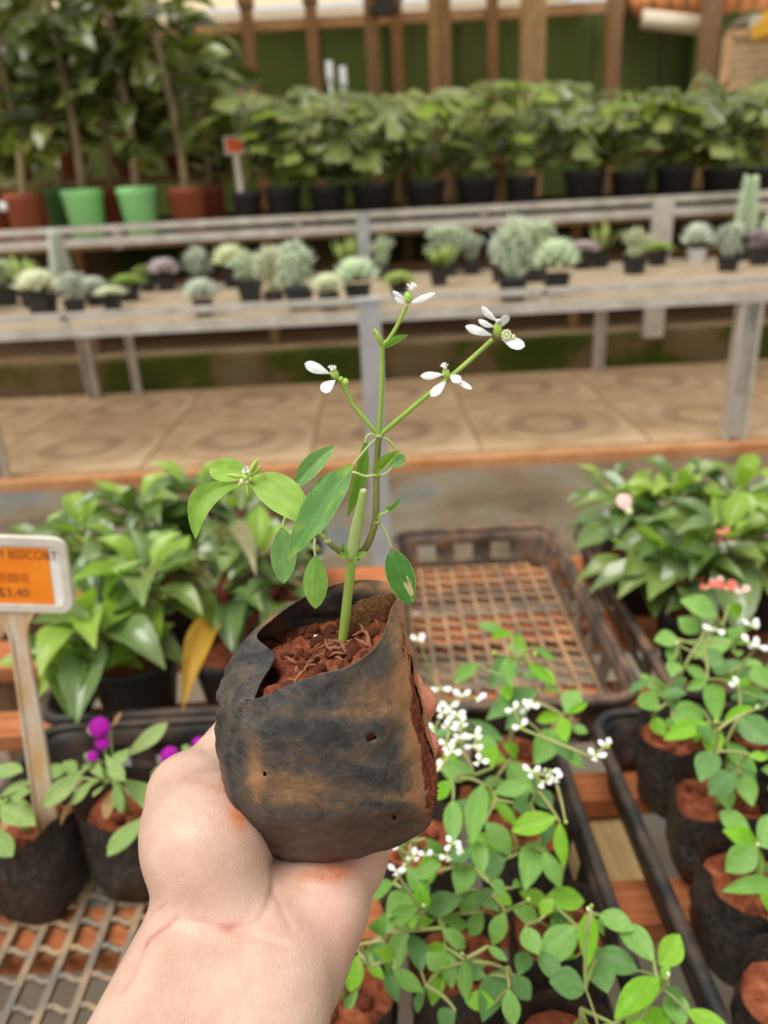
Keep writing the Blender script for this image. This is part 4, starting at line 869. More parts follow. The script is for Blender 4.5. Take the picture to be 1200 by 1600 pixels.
spurge('white flowered seedling with broad blue green leaves in the long tray', (0.335, 0.625), 0.105, 0.10,
 [(1100, 1110, 1049, 1126, 38, 0), (1105, 1130, 1037, 1156, 26, 2), (1120, 1130, 1114, 1068, 30, 0), (1115, 1135, 1115, 1189, 28, 2), (1130, 1130, 1174, 1104, 16, 2), (1155, 1120, 1207, 1162, 40, 1), (1115, 1175, 1094, 1222, 34, 1), (1135, 1160, 1182, 1207, 26, 0), (1155, 1080, 1197, 1086, 20, 0), (1150, 1210, 1108, 1242, 36, 1), (1160, 1210, 1176, 1260, 28, 0), (1140, 1050, 1110, 1040, 28, 1), (1180, 1040, 1200, 1075, 26, 0), (1170, 1180, 1200, 1185, 14, 2)],
 [(1183, 1010, 3), (1170, 1005, 2), (1118, 1128, 0), (1183, 1105, 0)], (0.86, 0.93))
spurge('young seedling with a star of five bright leaves in the long tray', (0.325, 0.52), 0.11, 0.10,
 [(1175, 1312, 1126, 1267, 30, 0), (1183, 1320, 1129, 1297, 28, 2), (1183, 1322, 1134, 1362, 38, 0), (1185, 1318, 1202, 1273, 26, 0), (1185, 1325, 1187, 1370, 11, 2), (1187, 1322, 1225, 1310, 26, 0)], [(1184, 1320, 0)], (0.845, 0.87), crown=0.05, extra=2)
spurge('seedling at the outer side of the long tray with one long leaf', (0.315, 0.405), 0.11, 0.10,
 [(1215, 1380, 1128, 1393, 24, 0), (1220, 1385, 1230, 1430, 24, 0)], [], (0.845, 0.86), crown=0.05, extra=4)
for k, (x, y) in enumerate([(0.44, 0.72), (0.44, 0.61), (0.44, 0.50), (0.43, 0.39)]):
    t, s0 = bagged('bagged_spurge', ['leafy seedling in the outer row below the coral flowers', 'leafy seedling in the outer row with hidden bag', 'leafy seedling in the outer row past the five leaf star', 'leafy seedling in the outer row past the one long leaf'][k], 'plant', (x, y, ZN+0.006), 0.105, 0.10, 'white flowered bagged seedlings')
    sg = Geo(); cp = s0+Vector((0, 0, 0.09)); sg.tube([s0, cp], 0.003, 6)
    for j in range(16):
        a_ = j*2.4; d = Vector((math.cos(a_), math.sin(a_), R.uniform(-.2, .4))); q = s0.lerp(cp, R.uniform(0.4, 1)); b0 = q+d*0.03; sg.tube([q, b0], 0.0013, 5); leaf(t, b0, b0+d*R.uniform(0.03, 0.045), 0.02, R.choice(['eu_leaf', 'eu_dark', 'eu_bright']))
    part('stem', sg, M['stem_eu'], t)

# --- glossy leaved impatiens
POTR = potgeo(1, 1, 20)
def impatiens(label, c, potr, poth, heads, extra=(), red=True, group='glossy leaved plants in the trays', scale=1.0, tones=('imp_leaf', 'imp_grey', 'imp_bright', 'imp_leaf')):
    c = Vector(c); t = thing('potted_impatiens', label, 'plant', c, group); add_pot(t, c, potr, poth, 'pot_black')
    sg = Geo(); s0 = c+Vector((0, 0, poth*0.9))
    for (hx, hy, hz, nl, ln) in heads:
        hp = Vector((hx, hy, hz)); sg.tube(bez(s0, s0.lerp(hp, 0.6)+Vector((0, 0, 0.01)), hp, 6), [0.006, 0.006, 0.0055, 0.005, 0.005, 0.0045, 0.004], 7)
        nl = int(nl*1.35)
        for k in range(nl):
            f = k/nl; a_ = k*2.4+R.uniform(-.3, .3); el = -0.6+1.35*f; q = hp-Vector((0, 0, 0.03*(1-f)))
            d = Vector((math.cos(a_)*math.cos(el), math.sin(a_)*math.cos(el), math.sin(el))); l_ = 1.08*ln*R.uniform(0.85, 1.15)*(1-0.45*f); b0 = q+d*0.018; b0.z = max(b0.z, 0.822); d.z = max(d.z, (0.812-b0.z)/l_)
            sg.tube([q, b0], 0.002, 5, False)
            leaf(t, b0, b0+d*l_, l_*R.uniform(0.42, 0.54), 'imp_bright' if f > 0.85 else R.choice(tones), 'lance', Vector((d.x*-0.4, d.y*-0.4-0.1, 1))+jit(0.2))
    for bx, by, tx, ty, wp, mt, z in extra:
        b0, e = pz(bx, by, z), pz(tx, ty, z-0.02); leaf(t, b0, e, wp*pix(b0)[2]/FPX, mt, 'lance')
    part('stem', sg, M['stem_red'] if red else M['stem_eu'], t)
    return t
def hd(px_, pyy, z, nl, ln): p = pz(px_, pyy, z); return (p.x, p.y, z, nl, ln)
ZP = ZN+0.008
impatiens('red stemmed glossy plant with bronze leaves and a dying yellow leaf', (-0.225, 0.96, ZP), 0.068, 0.10,
          [hd(405, 870, 0.885, 15, 0.105), hd(340, 905, 0.89, 10, 0.09), hd(440, 905, 0.87, 9, 0.085)], [(345, 985, 285, 1110, 42, 'leaf_yellow', 0.83), (370, 950, 365, 1020, 50, 'imp_grey', 0.86), (440, 830, 480, 860, 40, 'imp_grey', 0.93), (400, 900, 340, 860, 36, 'imp_bronze', 0.92), (330, 920, 240, 905, 40, 'imp_bronze', 0.90)], tones=('imp_grey', 'imp_bronze', 'imp_leaf', 'imp_grey'))
impatiens('green glossy plant whose broad leaves hang over the tray near the price sign', (-0.375, 0.955, ZP), 0.068, 0.10,
          [hd(225, 895, 0.92, 14, 0.105), hd(150, 960, 0.89, 13, 0.11), hd(110, 1000, 0.86, 8, 0.095)], [(272, 975, 163, 1048, 52, 'imp_bright', 0.86), (130, 1000, 62, 1090, 40, 'imp_bright', 0.85), (125, 1005, 120, 1090, 30, 'imp_leaf', 0.84), (145, 1010, 150, 1080, 24, 'imp_leaf', 0.83)], red=False)
impatiens('glossy plant with grey sheen leaves behind the red stemmed plant', (-0.235, 1.19, ZP), 0.068, 0.10,
          [hd(300, 765, 0.93, 14, 0.10), hd(370, 800, 0.90, 12, 0.10), hd(430, 800, 0.86, 10, 0.09)], tones=('imp_grey', 'imp_leaf', 'imp_grey', 'imp_leaf'))
impatiens('bright green glossy plant behind the price sign', (-0.385, 1.18, ZP), 0.068, 0.10,
          [hd(215, 795, 0.93, 14, 0.105), hd(130, 830, 0.90, 13, 0.10), hd(70, 850, 0.86, 9, 0.09), hd(195, 850, 0.91, 10, 0.09)], red=False, tones=('imp_leaf', 'imp_bright', 'imp_leaf', 'imp_grey'))
# right group
rg = [impatiens('glossy plant with a pink bud beside the corner of the empty tray', (0.44, 1.20, ZP), 0.066, 0.10,
          [hd(985, 790, 0.89, 13, 0.10), hd(1060, 770, 0.92, 13, 0.105), hd(950, 760, 0.88, 8, 0.07)], red=False, tones=('imp_leaf', 'imp_bright', 'imp_grey', 'imp_leaf')),
      impatiens('glossy plant with coral red flowers in the tray beside the empty one', (0.465, 1.0, ZP), 0.066, 0.10,
          [hd(1060, 870, 0.89, 14, 0.11), hd(1130, 840, 0.92, 13, 0.11), hd(1010, 880, 0.85, 8, 0.09)], [(1030, 870, 965, 935, 60, 'imp_leaf', 0.86), (1100, 930, 1040, 960, 40, 'imp_leaf', 0.85)], tones=('imp_leaf', 'imp_grey', 'imp_grey', 'imp_leaf')),
      impatiens('glossy bright green plant at the outer end of the pink flowered tray', (0.61, 1.12, ZP), 0.066, 0.10,
          [hd(1150, 770, 0.93, 13, 0.105), hd(1190, 830, 0.91, 12, 0.10)], red=False, tones=('imp_bright', 'imp_leaf', 'imp_grey', 'imp_leaf'))]
def blossom(t, px_, pyy, z, mat, n, size):
    c = pz(px_, pyy, z); f = part('flower', Geo().ball(c, size*0.2, 6, 4), M['bud_pale'], t, org=c); me = lm_petal(mat)
    for k in range(n):
        a_ = k*2*PI/n+(2.0 if n == 1 else 0.4); d = Vector((math.cos(a_), math.sin(a_)*0.5, 0.5+0.3*math.sin(a_))); link('petal', me, f, Matrix.Translation(-c) @ frame(c, c+d*size, size*0.8, (0, -0.6, 0.6)))
PM = {}
def lm_petal(mat):
    if mat not in PM: PM[mat] = leafgeo(nu=6, nv=4, prof=(1.5, 0.6), arch=0.1).mesh('petal', M[mat])
    return PM[mat]
blossom(rg[0], 983, 800, 0.95, 'pink', 1, 0.03); blossom(rg[1], 1104, 919, 0.92, 'coral', 2, 0.011); blossom(rg[1], 1133, 921, 0.92, 'coral', 3, 0.015); blossom(rg[1], 1118, 910, 0.92, 'pink', 2, 0.010); blossom(rg[1], 1158, 925, 0.92, 'pink', 2, 0.011); blossom(rg[1], 1128, 833, 0.96, 'coral', 2, 0.010)

# --- gomphrena bags
def globe(t, px_, pyy, Y, rpx):
    c = py(px_, pyy, Y); r = rpx*pix(c)[2]/FPX; g = Geo()
    for k in range(110):
        z = 1-2*(k+0.5)/110; a_ = k*2.39996; q = math.sqrt(1-z*z); d = Vector((q*math.cos(a_), q*math.sin(a_), z)); x = d.orthogonal().normalized(); y = d.cross(x); b0 = c+d*r*0.72
        g.add([b0+x*r*0.16, b0+y*r*0.16, b0-x*r*0.16, b0-y*r*0.16, c+d*r*R.uniform(0.98, 1.1)], [(0, 1, 4), (1, 2, 4), (2, 3, 4), (3, 0, 4)])
    g.ball(c, r*0.8, 10, 8)
    o = part('flower_head', g, M['magenta'], t, False, org=c); return c
def gomphrena(label, c, dia, h, leaves, heads, crown):
    t, s0 = bagged('bagged_globe_amaranth', label, 'plant', c, dia, h, 'magenta globe flowered plants in bags')
    sg = Geo(); cp = py(crown[0], crown[1], crown[2]); sg.tube(bez(s0, s0.lerp(cp, 0.5)+Vector((0.004, 0, 0)), cp, 6), 0.0028, 7)
    for bx, by, tx, ty, wp, mt, y0, y1 in leaves:
        b0, e = py(bx, by, y0), py(tx, ty, y1); leaf(t, b0, e, 0.9*wp*pix(b0)[2]/FPX, mt, 'obovate', Vector((0, -0.45, 0.8))+jit(0.2)); q = s0.lerp(cp, R.uniform(0.6, 1)); sg.tube(bez(q, q.lerp(b0, 0.5), b0, 4), 0.0014, 5, False)
    for hx, hy, r, Y in heads:
        p = globe(t, hx, hy, Y, r); sg.tube(bez(cp, cp.lerp(p, 0.6), p-Vector((0, 0, 0.005)), 4), 0.0015, 5, False)
        for k in range(2): a_ = R.uniform(0, 6); leaf(t, p-Vector((0, 0, 0.01)), p+Vector((math.cos(a_)*0.016, math.sin(a_)*0.016, -0.004)), 0.009, 'gom_leaf', 'oval', name='bract')
    part('stem', sg, M['stem_pale'], t); return t
gomphrena('bagged plant with three magenta globe flowers and broad downy leaves', (-0.291, 0.645, ZN+0.0115), 0.106, 0.115,
  [(135, 1200, 68, 1262, 34, 'gom_leaf', 0.63, 0.59), (190, 1185, 262, 1130, 32, 'gom_leaf', 0.65, 0.68), (165, 1180, 195, 1220, 26, 'gom_leaf', 0.62, 0.60), (190, 1215, 250, 1255, 34, 'gom_leaf', 0.64, 0.61), (180, 1215, 190, 1270, 20, 'gom_leaf', 0.61, 0.59), (150, 1215, 112, 1258, 20, 'gom_leaf', 0.62, 0.60), (235, 1270, 168, 1338, 40, 'gom_leaf', 0.60, 0.555), (165, 1225, 145, 1245, 12, 'gom_leaf', 0.62, 0.6), (120, 1215, 100, 1190, 26, 'gom_leaf', 0.66, 0.7), (138, 1230, 95, 1290, 12, 'gom_dry', 0.62, 0.6), (180, 1230, 165, 1280, 22, 'gom_dry', 0.62, 0.6), (172, 1140, 190, 1112, 10, 'gom_dry', 0.65, 0.66), (200, 1170, 180, 1195, 24, 'gom_leaf', 0.64, 0.62), (145, 1190, 160, 1215, 18, 'gom_leaf', 0.63, 0.6)],
  [(155, 1137, 17, 0.64), (160, 1161, 12, 0.635), (144, 1182, 9, 0.62)], (170, 1195, 0.64))
gomphrena('bagged plant with two magenta globe flowers beside the thumb', (-0.193, 0.66, ZN+0.0115), 0.10, 0.11,
  [(270, 1200, 235, 1215, 22, 'gom_leaf', 0.66, 0.64), (285, 1190, 262, 1170, 16, 'gom_leaf', 0.66, 0.67), (290, 1210, 330, 1215, 26, 'gom_leaf', 0.65, 0.63), (270, 1210, 250, 1240, 24, 'gom_leaf', 0.65, 0.63), (280, 1215, 265, 1260, 24, 'gom_leaf', 0.65, 0.62), (300, 1180, 285, 1165, 14, 'gom_leaf', 0.66, 0.67)],
  [(265, 1181, 15, 0.65), (311, 1163, 12, 0.66)], (280, 1200, 0.66))
gomphrena('bagged downy leaved plant that holds the price sign', (-0.3925, 0.63, ZN+0.0115), 0.110, 0.108,
  [(-20, 1200, 36, 1205, 30, 'gom_leaf', 0.66, 0.64), (0, 1260, 55, 1290, 44, 'gom_leaf', 0.62, 0.58), (-10, 1290, 20, 1338, 34, 'gom_leaf', 0.60, 0.57), (70, 1215, 0, 1245, 16, 'gom_leaf', 0.65, 0.63), (15, 1245, 46, 1238, 24, 'gom_leaf', 0.60, 0.585), (70, 1225, 100, 1195, 30, 'gom_leaf', 0.67, 0.69), (20, 1270, 0, 1300, 22, 'gom_dry', 0.62, 0.6)], [], (-15, 1240, 0.63))

# --- price sign at the left
sb = py(78, 1308, 0.62); rot = Matrix.Rotation(math.atan2(0.026, 0.267), 4, 'Y')
sg_ = thing('price_sign', 'white plastic price sign with an orange sticker on a dirty stake', 'sign', sb)
def sgn(name, geo, mat, smooth=False): return link(name, geo.mesh(name, mat, smooth), sg_, rot)
def plate(w_, h_, zc, y, d, r=0.012, n=6):
    pts = rr2(w_, h_, r, n); k = len(pts); vs_ = [(x, y-d/2, zc+z) for x, z in pts]+[(x, y+d/2, zc+z) for x, z in pts]
    fs = [tuple(range(k)), tuple(range(2*k-1, k-1, -1))]+[(i, i+k, (i+1) % k+k, (i+1) % k) for i in range(k)]
    return Geo().add(vs_, fs)
def rr2(w_, h_, r, n):
    pts = []
    for cx, cy, a0 in ((w_/2-r, h_/2-r, 0), (-w_/2+r, h_/2-r, 90), (-w_/2+r, -h_/2+r, 180), (w_/2-r, -h_/2+r, 270)):
        for k in range(n+1): a_ = math.radians(a0+90*k/n); pts.append((cx+r*math.cos(a_), cy+r*math.sin(a_)))
    return pts
PW, PH, PZ = 0.108, 0.074, 0.309
sgn('plate', plate(PW, PH, PZ, 0, 0.003), M['sign_white'])
ro, ri = rr2(PW, PH, 0.012, 6), rr2(PW-0.014, PH-0.014, 0.007, 6); k = len(ro); vs_, fs = [], []
for (pts, yy) in ((ro, -0.0015), (ro, -0.0042), (ri, -0.0042), (ri, -0.0015)): vs_ += [(x, yy, PZ+z) for x, z in pts]
for i in range(3):
    for j in range(k): fs.append((i*k+j, (i+1)*k+j, (i+1)*k+(j+1) % k, i*k+(j+1) % k))
sgn('raised_frame', Geo().add(vs_, fs), M['sign_white'])
sgn('card', plate(PW-0.016, PH-0.016, PZ, -0.0017, 0.0006, 0.005), M['paper_white'])
SX = -0.0045
sgn('sticker', Geo().box((SX, -0.0023, PZ-0.001), (PW-0.024, 0.0005, PH-0.018)), M['sticker'])
vs_ = []; g = Geo()
prof = [(-0.07, 0.0115), (0.0, 0.0115), (0.1, 0.0105), (0.2, 0.0085), (0.245, 0.0082), (0.258, 0.011), (0.268, 0.017), (0.272, 0.018)]
for z, hw in prof: vs_ += [(-hw, -0.002, z), (hw, -0.002, z), (hw, 0.002, z), (-hw, 0.002, z)]
fs = [(3, 2, 1, 0)]+[(i*4+j, i*4+(j+1) % 4, i*4+4+(j+1) % 4, i*4+4+j) for i in range(len(prof)-1) for j in range(4)]
sgn('stake', g.add(vs_, fs), M['stake'])
g = Geo()
for s in (-1, 1):
    for i in range(len(prof)-1):
        (z0, w0), (z1_, w1) = prof[i], prof[i+1]; g.add([(s*w0, -0.0036, z0), (s*(w0-0.0025), -0.0036, z0), (s*(w1-0.0025), -0.0036, z1_), (s*w1, -0.0036, z1_), (s*w0, -0.002, z0), (s*w1, -0.002, z1_), (s*(w0-0.0025), -0.002, z0), (s*(w1-0.0025), -0.002, z1_)], [(0, 1, 2, 3), (0, 3, 5, 4), (1, 6, 7, 2)])
sgn('stake_edge', g, M['stake'])
def text(body, size, x, z, mat, sx=1.0):
    c = bpy.data.curves.new('lettering', 'FONT'); c.body = body; c.size = size; c.align_x = 'CENTER'; c.align_y = 'CENTER'; c.extrude = 0.0001
    tmp = bpy.data.objects.new('tmp', c); COL.objects.link(tmp); bpy.context.view_layer.update()
    me = bpy.data.meshes.new_from_object(tmp.evaluated_get(bpy.context.evaluated_depsgraph_get())); bpy.data.objects.remove(tmp)
    me.materials.clear(); me.materials.append(mat); me.name = 'lettering'
    return link('lettering', me, sg_, rot @ Matrix.Translation((x, -0.0027, z)) @ Matrix.Rotation(PI/2, 4, 'X') @ Matrix.Diagonal((sx, 1, 1, 1)))
text('ECO POM BSSCOBTS', 0.0118, SX+0.006, PZ+0.0195, M['ink'], 0.88)
text('R$3,40', 0.0125, SX+0.003, PZ-0.0185, M['ink'])
text('(unidade)', 0.0045, SX-0.016, PZ+0.0105, M['ink_faded'])
g = Geo(); x = SX-0.022; rb = random.Random(3)
while x < SX+0.022:
    w_ = rb.choice((0.0005, 0.0009, 0.0014)); g.box((x, -0.0027, PZ-0.003), (w_, 0.0002, 0.009)); x += w_+rb.choice((0.0006, 0.001, 0.0015))
sgn('barcode', g, M['ink_faded'])

#HERO#
# ================================================================== HELD SEEDLING (hero)
bagbase = py(545, 1318, 0.292)
HP = thing('held_seedling', 'white flowered seedling in a muddy black bag held in the hand', 'plant', bagbase)
# rim: (angle deg, px, py, Y)
RIM = [(225, 400, 1095, .258), (240, 440, 1075, .255), (262, 500, 1053, .253), (280, 545, 1040, .254), (298, 575, 1020, .258), (315, 592, 1003, .265), (335, 603, 978, .275), (352, 612, 948, .290), (372, 622, 930, .305),
       (400, 608, 911, .322), (425, 575, 906, .330), (445, 545, 909, .332), (462, 510, 918, .332), (482, 470, 937, .328), (500, 430, 965, .320), (518, 402, 993, .308), (535, 419, 1013, .300), (548, 431, 1022, .292), (560, 424, 1042, .284), (570, 411, 1062, .274), (578, 403, 1080, .265)]
LEV = [((366, 1040), (630, 985), .250, .333, 2.6), ((348, 1085), (644, 1045), .247, .335, 2.8), ((350, 1140), (657, 1105), .246, .336, 3.0), ((362, 1188), (668, 1152), .2465, .335, 3.0), ((380, 1226), (679, 1190), .249, .333, 3.0), ((400, 1262), (682, 1222), .253, .330, 2.9), ((420, 1284), (672, 1240), .259, .325, 2.7)]
def level_pt(L_, th):
    (l, r, y0, y1, n_) = L_; a = py(l[0], l[1], 0.29); b = py(r[0], r[1], 0.29); c = (a+b)/2; hx = (b-a)/2
    cs, sn = math.cos(th), math.sin(th); q = (abs(cs)**n_+abs(sn)**n_)**(-1/n_)
    yy = (0.29-y0)*q*sn if sn < 0 else (y1-0.29)*q*sn
    return c + hx*(q*cs) + Vector((0, yy, 0))
def rim_pt(ang):
    A = RIM + [(RIM[0][0]+360,)+RIM[0][1:]]
    for i in range(len(RIM)):
        if A[i][0] <= ang <= A[i+1][0]:
            f = (ang-A[i][0])/(A[i+1][0]-A[i][0]); P = lambda k: py(*RIM[k % len(RIM)][1:])
            p0, p1, p2, p3 = P(i-1), P(i), P(i+1), P(i+2)
            return 0.5*((2*p1)+(p2-p0)*f+(2*p0-5*p1+4*p2-p3)*f*f+(3*p1-p0-3*p2+p3)*f**3)
NT, NV = 220, 46
AN = [225+360*j/NT for j in range(NT)]
vs_, fs = [], []
cols = []
for ang in AN:
    th = math.radians(ang); ctrl = [rim_pt(ang)] + [level_pt(l, th) for l in LEV]
    cols.append(spline(ctrl, 11))
NV = len(cols[0])
for i in range(NV):
    for j in range(NT):
        p = cols[j][i]; ang = math.radians(AN[j]); t_ = i/NV
        n_ = Vector((math.cos(ang), math.sin(ang), 0)); k_ = min(1, i/8)
        dn = 0.0011*vn(p.x*90, p.y*90, p.z*100, 3) + 0.00045*vn(p.x*240, p.y*240, p.z*200, 5)
        # crumpled glossy left shoulder
        wl = math.exp(-((math.degrees(ang) % 360-195)/22)**2)*math.exp(-((t_-0.2)/0.16)**2); dn += wl*(0.0016*vn(p.x*420, p.y*300, p.z*330, 8)+0.0014*abs(vn(p.x*900, p.y*700, p.z*800, 4)))
        # vertical fold at the front-left corner
        dn -= 0.0018*math.exp(-((AN[j]-226)/3.0)**2)*k_*(1-t_)
        vs_.append(p + n_*dn*k_)
TORN = 7
rs = random.Random(5)
for i in range(NV-1):
    for j in range(NT):
        a_ = (AN[j] % 360); t_ = i/NV
        # torn strip on the right edge shows the soil; two small holes at the front
        lo = 338-24*t_+5*vn(t_*13, 1, 2, 1)+2*vn(t_*40, 3, 1, 2); hi = 362-6*vn(t_*7, 2, 1, 4)
        aa = a_ if a_ > 180 else a_+360
        if t_ > 0.22 and t_ < 0.965 and lo < aa < hi: continue
        c = vs_[i*NT+j]; q = pix(c)
        if math.hypot((q[0]-577)/9, (q[1]-1149)/6) < 1 and 250 < a_ < 340: continue
        if math.hypot(q[0]-412, q[1]-1207) < 3.5 and 200 < a_ < 300: continue
        if math.hypot((q[0]-611)/4, (q[1]-1275)/4.5) < 1 and 250 < a_ < 350: continue
        fs.append((i*NT+j, i*NT+(j+1) % NT, (i+1)*NT+(j+1) % NT, (i+1)*NT+j))
# bottom
cen = Vector((0, 0, 0))
for j in range(NT): cen += vs_[(NV-1)*NT+j]
cen /= NT; o0 = len(vs_)
for f in (0.75, 0.35):
    for j in range(NT): p = vs_[(NV-1)*NT+j].lerp(cen, 1-f) - Vector((0, 0, 0.002*(1-f)+0.0015)); vs_.append(p)
for j in range(NT):
    fs.append(((NV-1)*NT+j, (NV-1)*NT+(j+1) % NT, o0+(j+1) % NT, o0+j)); fs.append((o0+j, o0+(j+1) % NT, o0+NT+(j+1) % NT, o0+NT+j))
fs.append(tuple(o0+NT+j for j in range(NT-1, -1, -1)))
BAGV = [Vector(q) for q in vs_[:NV*NT]]
bag_o = part('bag', Geo().add(vs_, fs), M['bag_hero'], HP); bag_o['label'] = 'torn black polythene bag smeared with orange mud'
bw = [pix(Vector(q.co)+wloc(bag_o)) for q in bag_o.data.vertices]
def bl(q, x, y, rx, ry): return math.exp(-((q[0]-x)/rx)**2-((q[1]-y)/ry)**2)
front = [1.0 if q[2] < 0.372 else 0.5 for q in bw]
mud = [min(1.15, 1.25*max(0, min(1, (q[0]-598-0.10*(q[1]-1000))/42)) + 0.65*bl(q, 400, 1200, 14, 60) + 0.65*bl(q, 590, 1085, 45, 40) + 0.4*bl(q, 470, 1225, 80, 20) + 0.35*bl(q, 560, 1180, 60, 16) + 0.7*bl(q, 620, 1245, 45, 10) + 0.4*bl(q, 450, 1250, 50, 12) + 0.4*bl(q, 520, 1115, 90, 10) + 0.8*bl(q, 560, 915, 60, 10) + 0.5*bl(q, 430, 975, 30, 22)) for q in bw]
wet = [max(0, min(1, (q[1]-1262+0.12*(q[0]-540))/22)) for q in bw]
glo = [min(1, 1.2*bl(q, 372, 1075, 28, 40)) for q in bw]
for nm, arr in (('mud', mud), ('wet', wet), ('gloss', glo)):
    at_ = bag_o.data.attributes.new(nm, 'FLOAT', 'POINT'); at_.data.foreach_set('value', arr)
md = bag_o.modifiers.new('film', 'SOLIDIFY'); md.thickness = 0.0005; md.offset = -1
# soil body inside
vs_, fs = [], []
def drop(ang):
    a_ = math.radians(ang); s = math.sin(a_)
    base = 0.0035 + 0.016*max(0, s)**0.8 + (0.006 if 150 < ang % 360 < 215 else 0)
    return base
ctrz = []
top = []
for j in range(NT):
    r = rim_pt(AN[j]); p = Vector(r); p.z -= drop(AN[j]); top.append(p)
ctop = sum(top, Vector((0, 0, 0)))/NT
RI = 26
for i in range(RI+1):
    f = i/RI
    for j in range(NT):
        e = ctop.lerp(top[j], 0.955); p = ctop.lerp(e, f); x, y = p.x, p.y
        z = p.z + 0.0022*vn(x*190, y*190, 1, 2) + 0.0014*vn(x*480, y*480, 1, 6) + 0.0008*vn(x*1100, y*1100, 3, 9)
        vs_.append(Vector((x, y, z)))
side0 = len(vs_)
SV = NV
for i in range(3, NV):
    for j in range(NT):
        p = cols[j][i]; c = (level_pt(LEV[2], 0)+level_pt(LEV[2], PI))/2; c = Vector((c.x, c.y, p.z)); q = c.lerp(p, 0.955)
        a_ = AN[j] % 360; aa = a_ if a_ > 180 else a_+360; t2 = i/NV; lo_s = lambda t_: 338-24*t_+5*vn(t_*13, 1, 2, 1)+2*vn(t_*40, 3, 1, 2)+2
        rough = 1.0 if lo_s(t2) < aa < 372 else 0.0
        q += (q-c).normalized()*rough*(0.0012+0.0014*vn(p.x*600, p.y*600, p.z*520, 7)+0.0011*vn(p.x*1400, p.y*1400, p.z*1300, 2))
        # keep the soil skin below the soil surface
        zt = top[j].z-0.001
        if q.z > zt: q = Vector((top[j].x, top[j].y, 0)).lerp(Vector((c.x, c.y, 0)), 0.05); q.z = zt - 0.0005*i
        vs_.append(q)
for i in range(RI):
    for j in range(NT): fs.append((i*NT+j, (i+1)*NT+j, (i+1)*NT+(j+1) % NT, i*NT+(j+1) % NT))
for j in range(NT): fs.append((RI*NT+j, side0+j, side0+(j+1) % NT, RI*NT+(j+1) % NT))
for i in range(NV-4):
    for j in range(NT): a_ = side0+i*NT; fs.append((a_+j, a_+NT+j, a_+NT+(j+1) % NT, a_+(j+1) % NT))
part('soil', Geo().add(vs_, fs), M['soil_hero'], HP)
def soilz(x, y):
    d = Vector((x-ctop.x, y-ctop.y)); best = min(range(NT), key=lambda j: -(Vector((top[j].x-ctop.x, top[j].y-ctop.y)).normalized().dot(d.normalized()) if d.length > 1e-6 else 0))
    f = min(1, d.length/max(1e-6, Vector((top[best].x-ctop.x, top[best].y-ctop.y)).length)); return ctop.z+(top[best].z-ctop.z)*f
def soilpx(px_, pyy):
    z = ctop.z
    for _ in range(6): p = pz(px_, pyy, z); z = soilz(p.x, p.y)
    return Vector((p.x, p.y, z))
# mossy clod, loose crumbs, bark chips, perlite
def lumpgeo(seed, n=14, m_=10, amp=0.25, fr=2.2):
    g = Geo().ball((0, 0, 0), 1, n, m_); g.v = [tuple(c*(1+amp*vn(v[0]*fr, v[1]*fr, v[2]*fr, seed)+0.09*vn(v[0]*7, v[1]*7, v[2]*7, seed+1)) for c in v) for v in g.v]; return g
p = soilpx(585, 975); o = put('clod', lumpgeo(2, 20, 14).mesh('clod', M['clod']), HP, Matrix.Translation(p+Vector((0, 0.004, 0.001))) @ Matrix.Rotation(0.5, 4, 'Z') @ Matrix.Diagonal((0.0125, 0.010, 0.009, 1)))
p = soilpx(600, 950); put('clod', lumpgeo(5, 18, 12).mesh('clod', M['clod']), HP, Matrix.Translation(p+Vector((-0.002, 0.003, 0))) @ Matrix.Diagonal((0.008, 0.007, 0.007, 1)))
p = soilpx(494, 998); put('perlite', lumpgeo(1, 8, 6).mesh('perlite', M['perlite']), HP, Matrix.Translation(p+Vector((0, 0, 0.001))) @ Matrix.Diagonal((0.0012, 0.0012, 0.0011, 1)))
CRUMB = [lumpgeo(s, 9, 7, 0.35).mesh('soil_crumb', M['soil_hero']) for s in range(4)]
CHIP = []
for s in range(3):
    rr = random.Random(s); g = Geo().tube([(0, -1, 0), (rr.uniform(-.1, .1), -0.3, 0.12), (rr.uniform(-.1, .1), 0.4, 0.1), (0, 1, 0)], [0.08, 0.2, 0.18, 0.05], 6); CHIP.append(g.mesh('bark_chip', M['chip']))
for k in range(90):
    j = rs.randrange(NT); f = rs.uniform(0.05, 0.93); p = ctop.lerp(top[j], f); s = rs.uniform(0.0009, 0.0026)*(1.25 if rs.random() < 0.25 else 1)
    put('soil_crumb', CRUMB[k % 4], HP, Matrix.Translation(p+Vector((0, 0, 0.0012))) @ Matrix.Rotation(rs.uniform(0, 6), 4, 'Z') @ Matrix.Diagonal((s*1.2, s, s*0.85, 1)))
for k in range(46):
    j = rs.choice([q for q in range(NT) if 230 < AN[q] % 360 < 350]) if k < 30 else rs.randrange(NT); f = rs.uniform(0.05, 0.8); p = ctop.lerp(top[j], f); l_ = rs.uniform(0.002, 0.0055)
    put('bark_chip', CHIP[k % 3], HP, Matrix.Translation(p+Vector((0, 0, 0.0022))) @ Matrix.Rotation(rs.uniform(0, 6), 4, 'Z') @ Matrix.Rotation(rs.uniform(-.3, .3), 4, 'X') @ Matrix.Diagonal((l_*0.8, l_, l_*0.8, 1)))

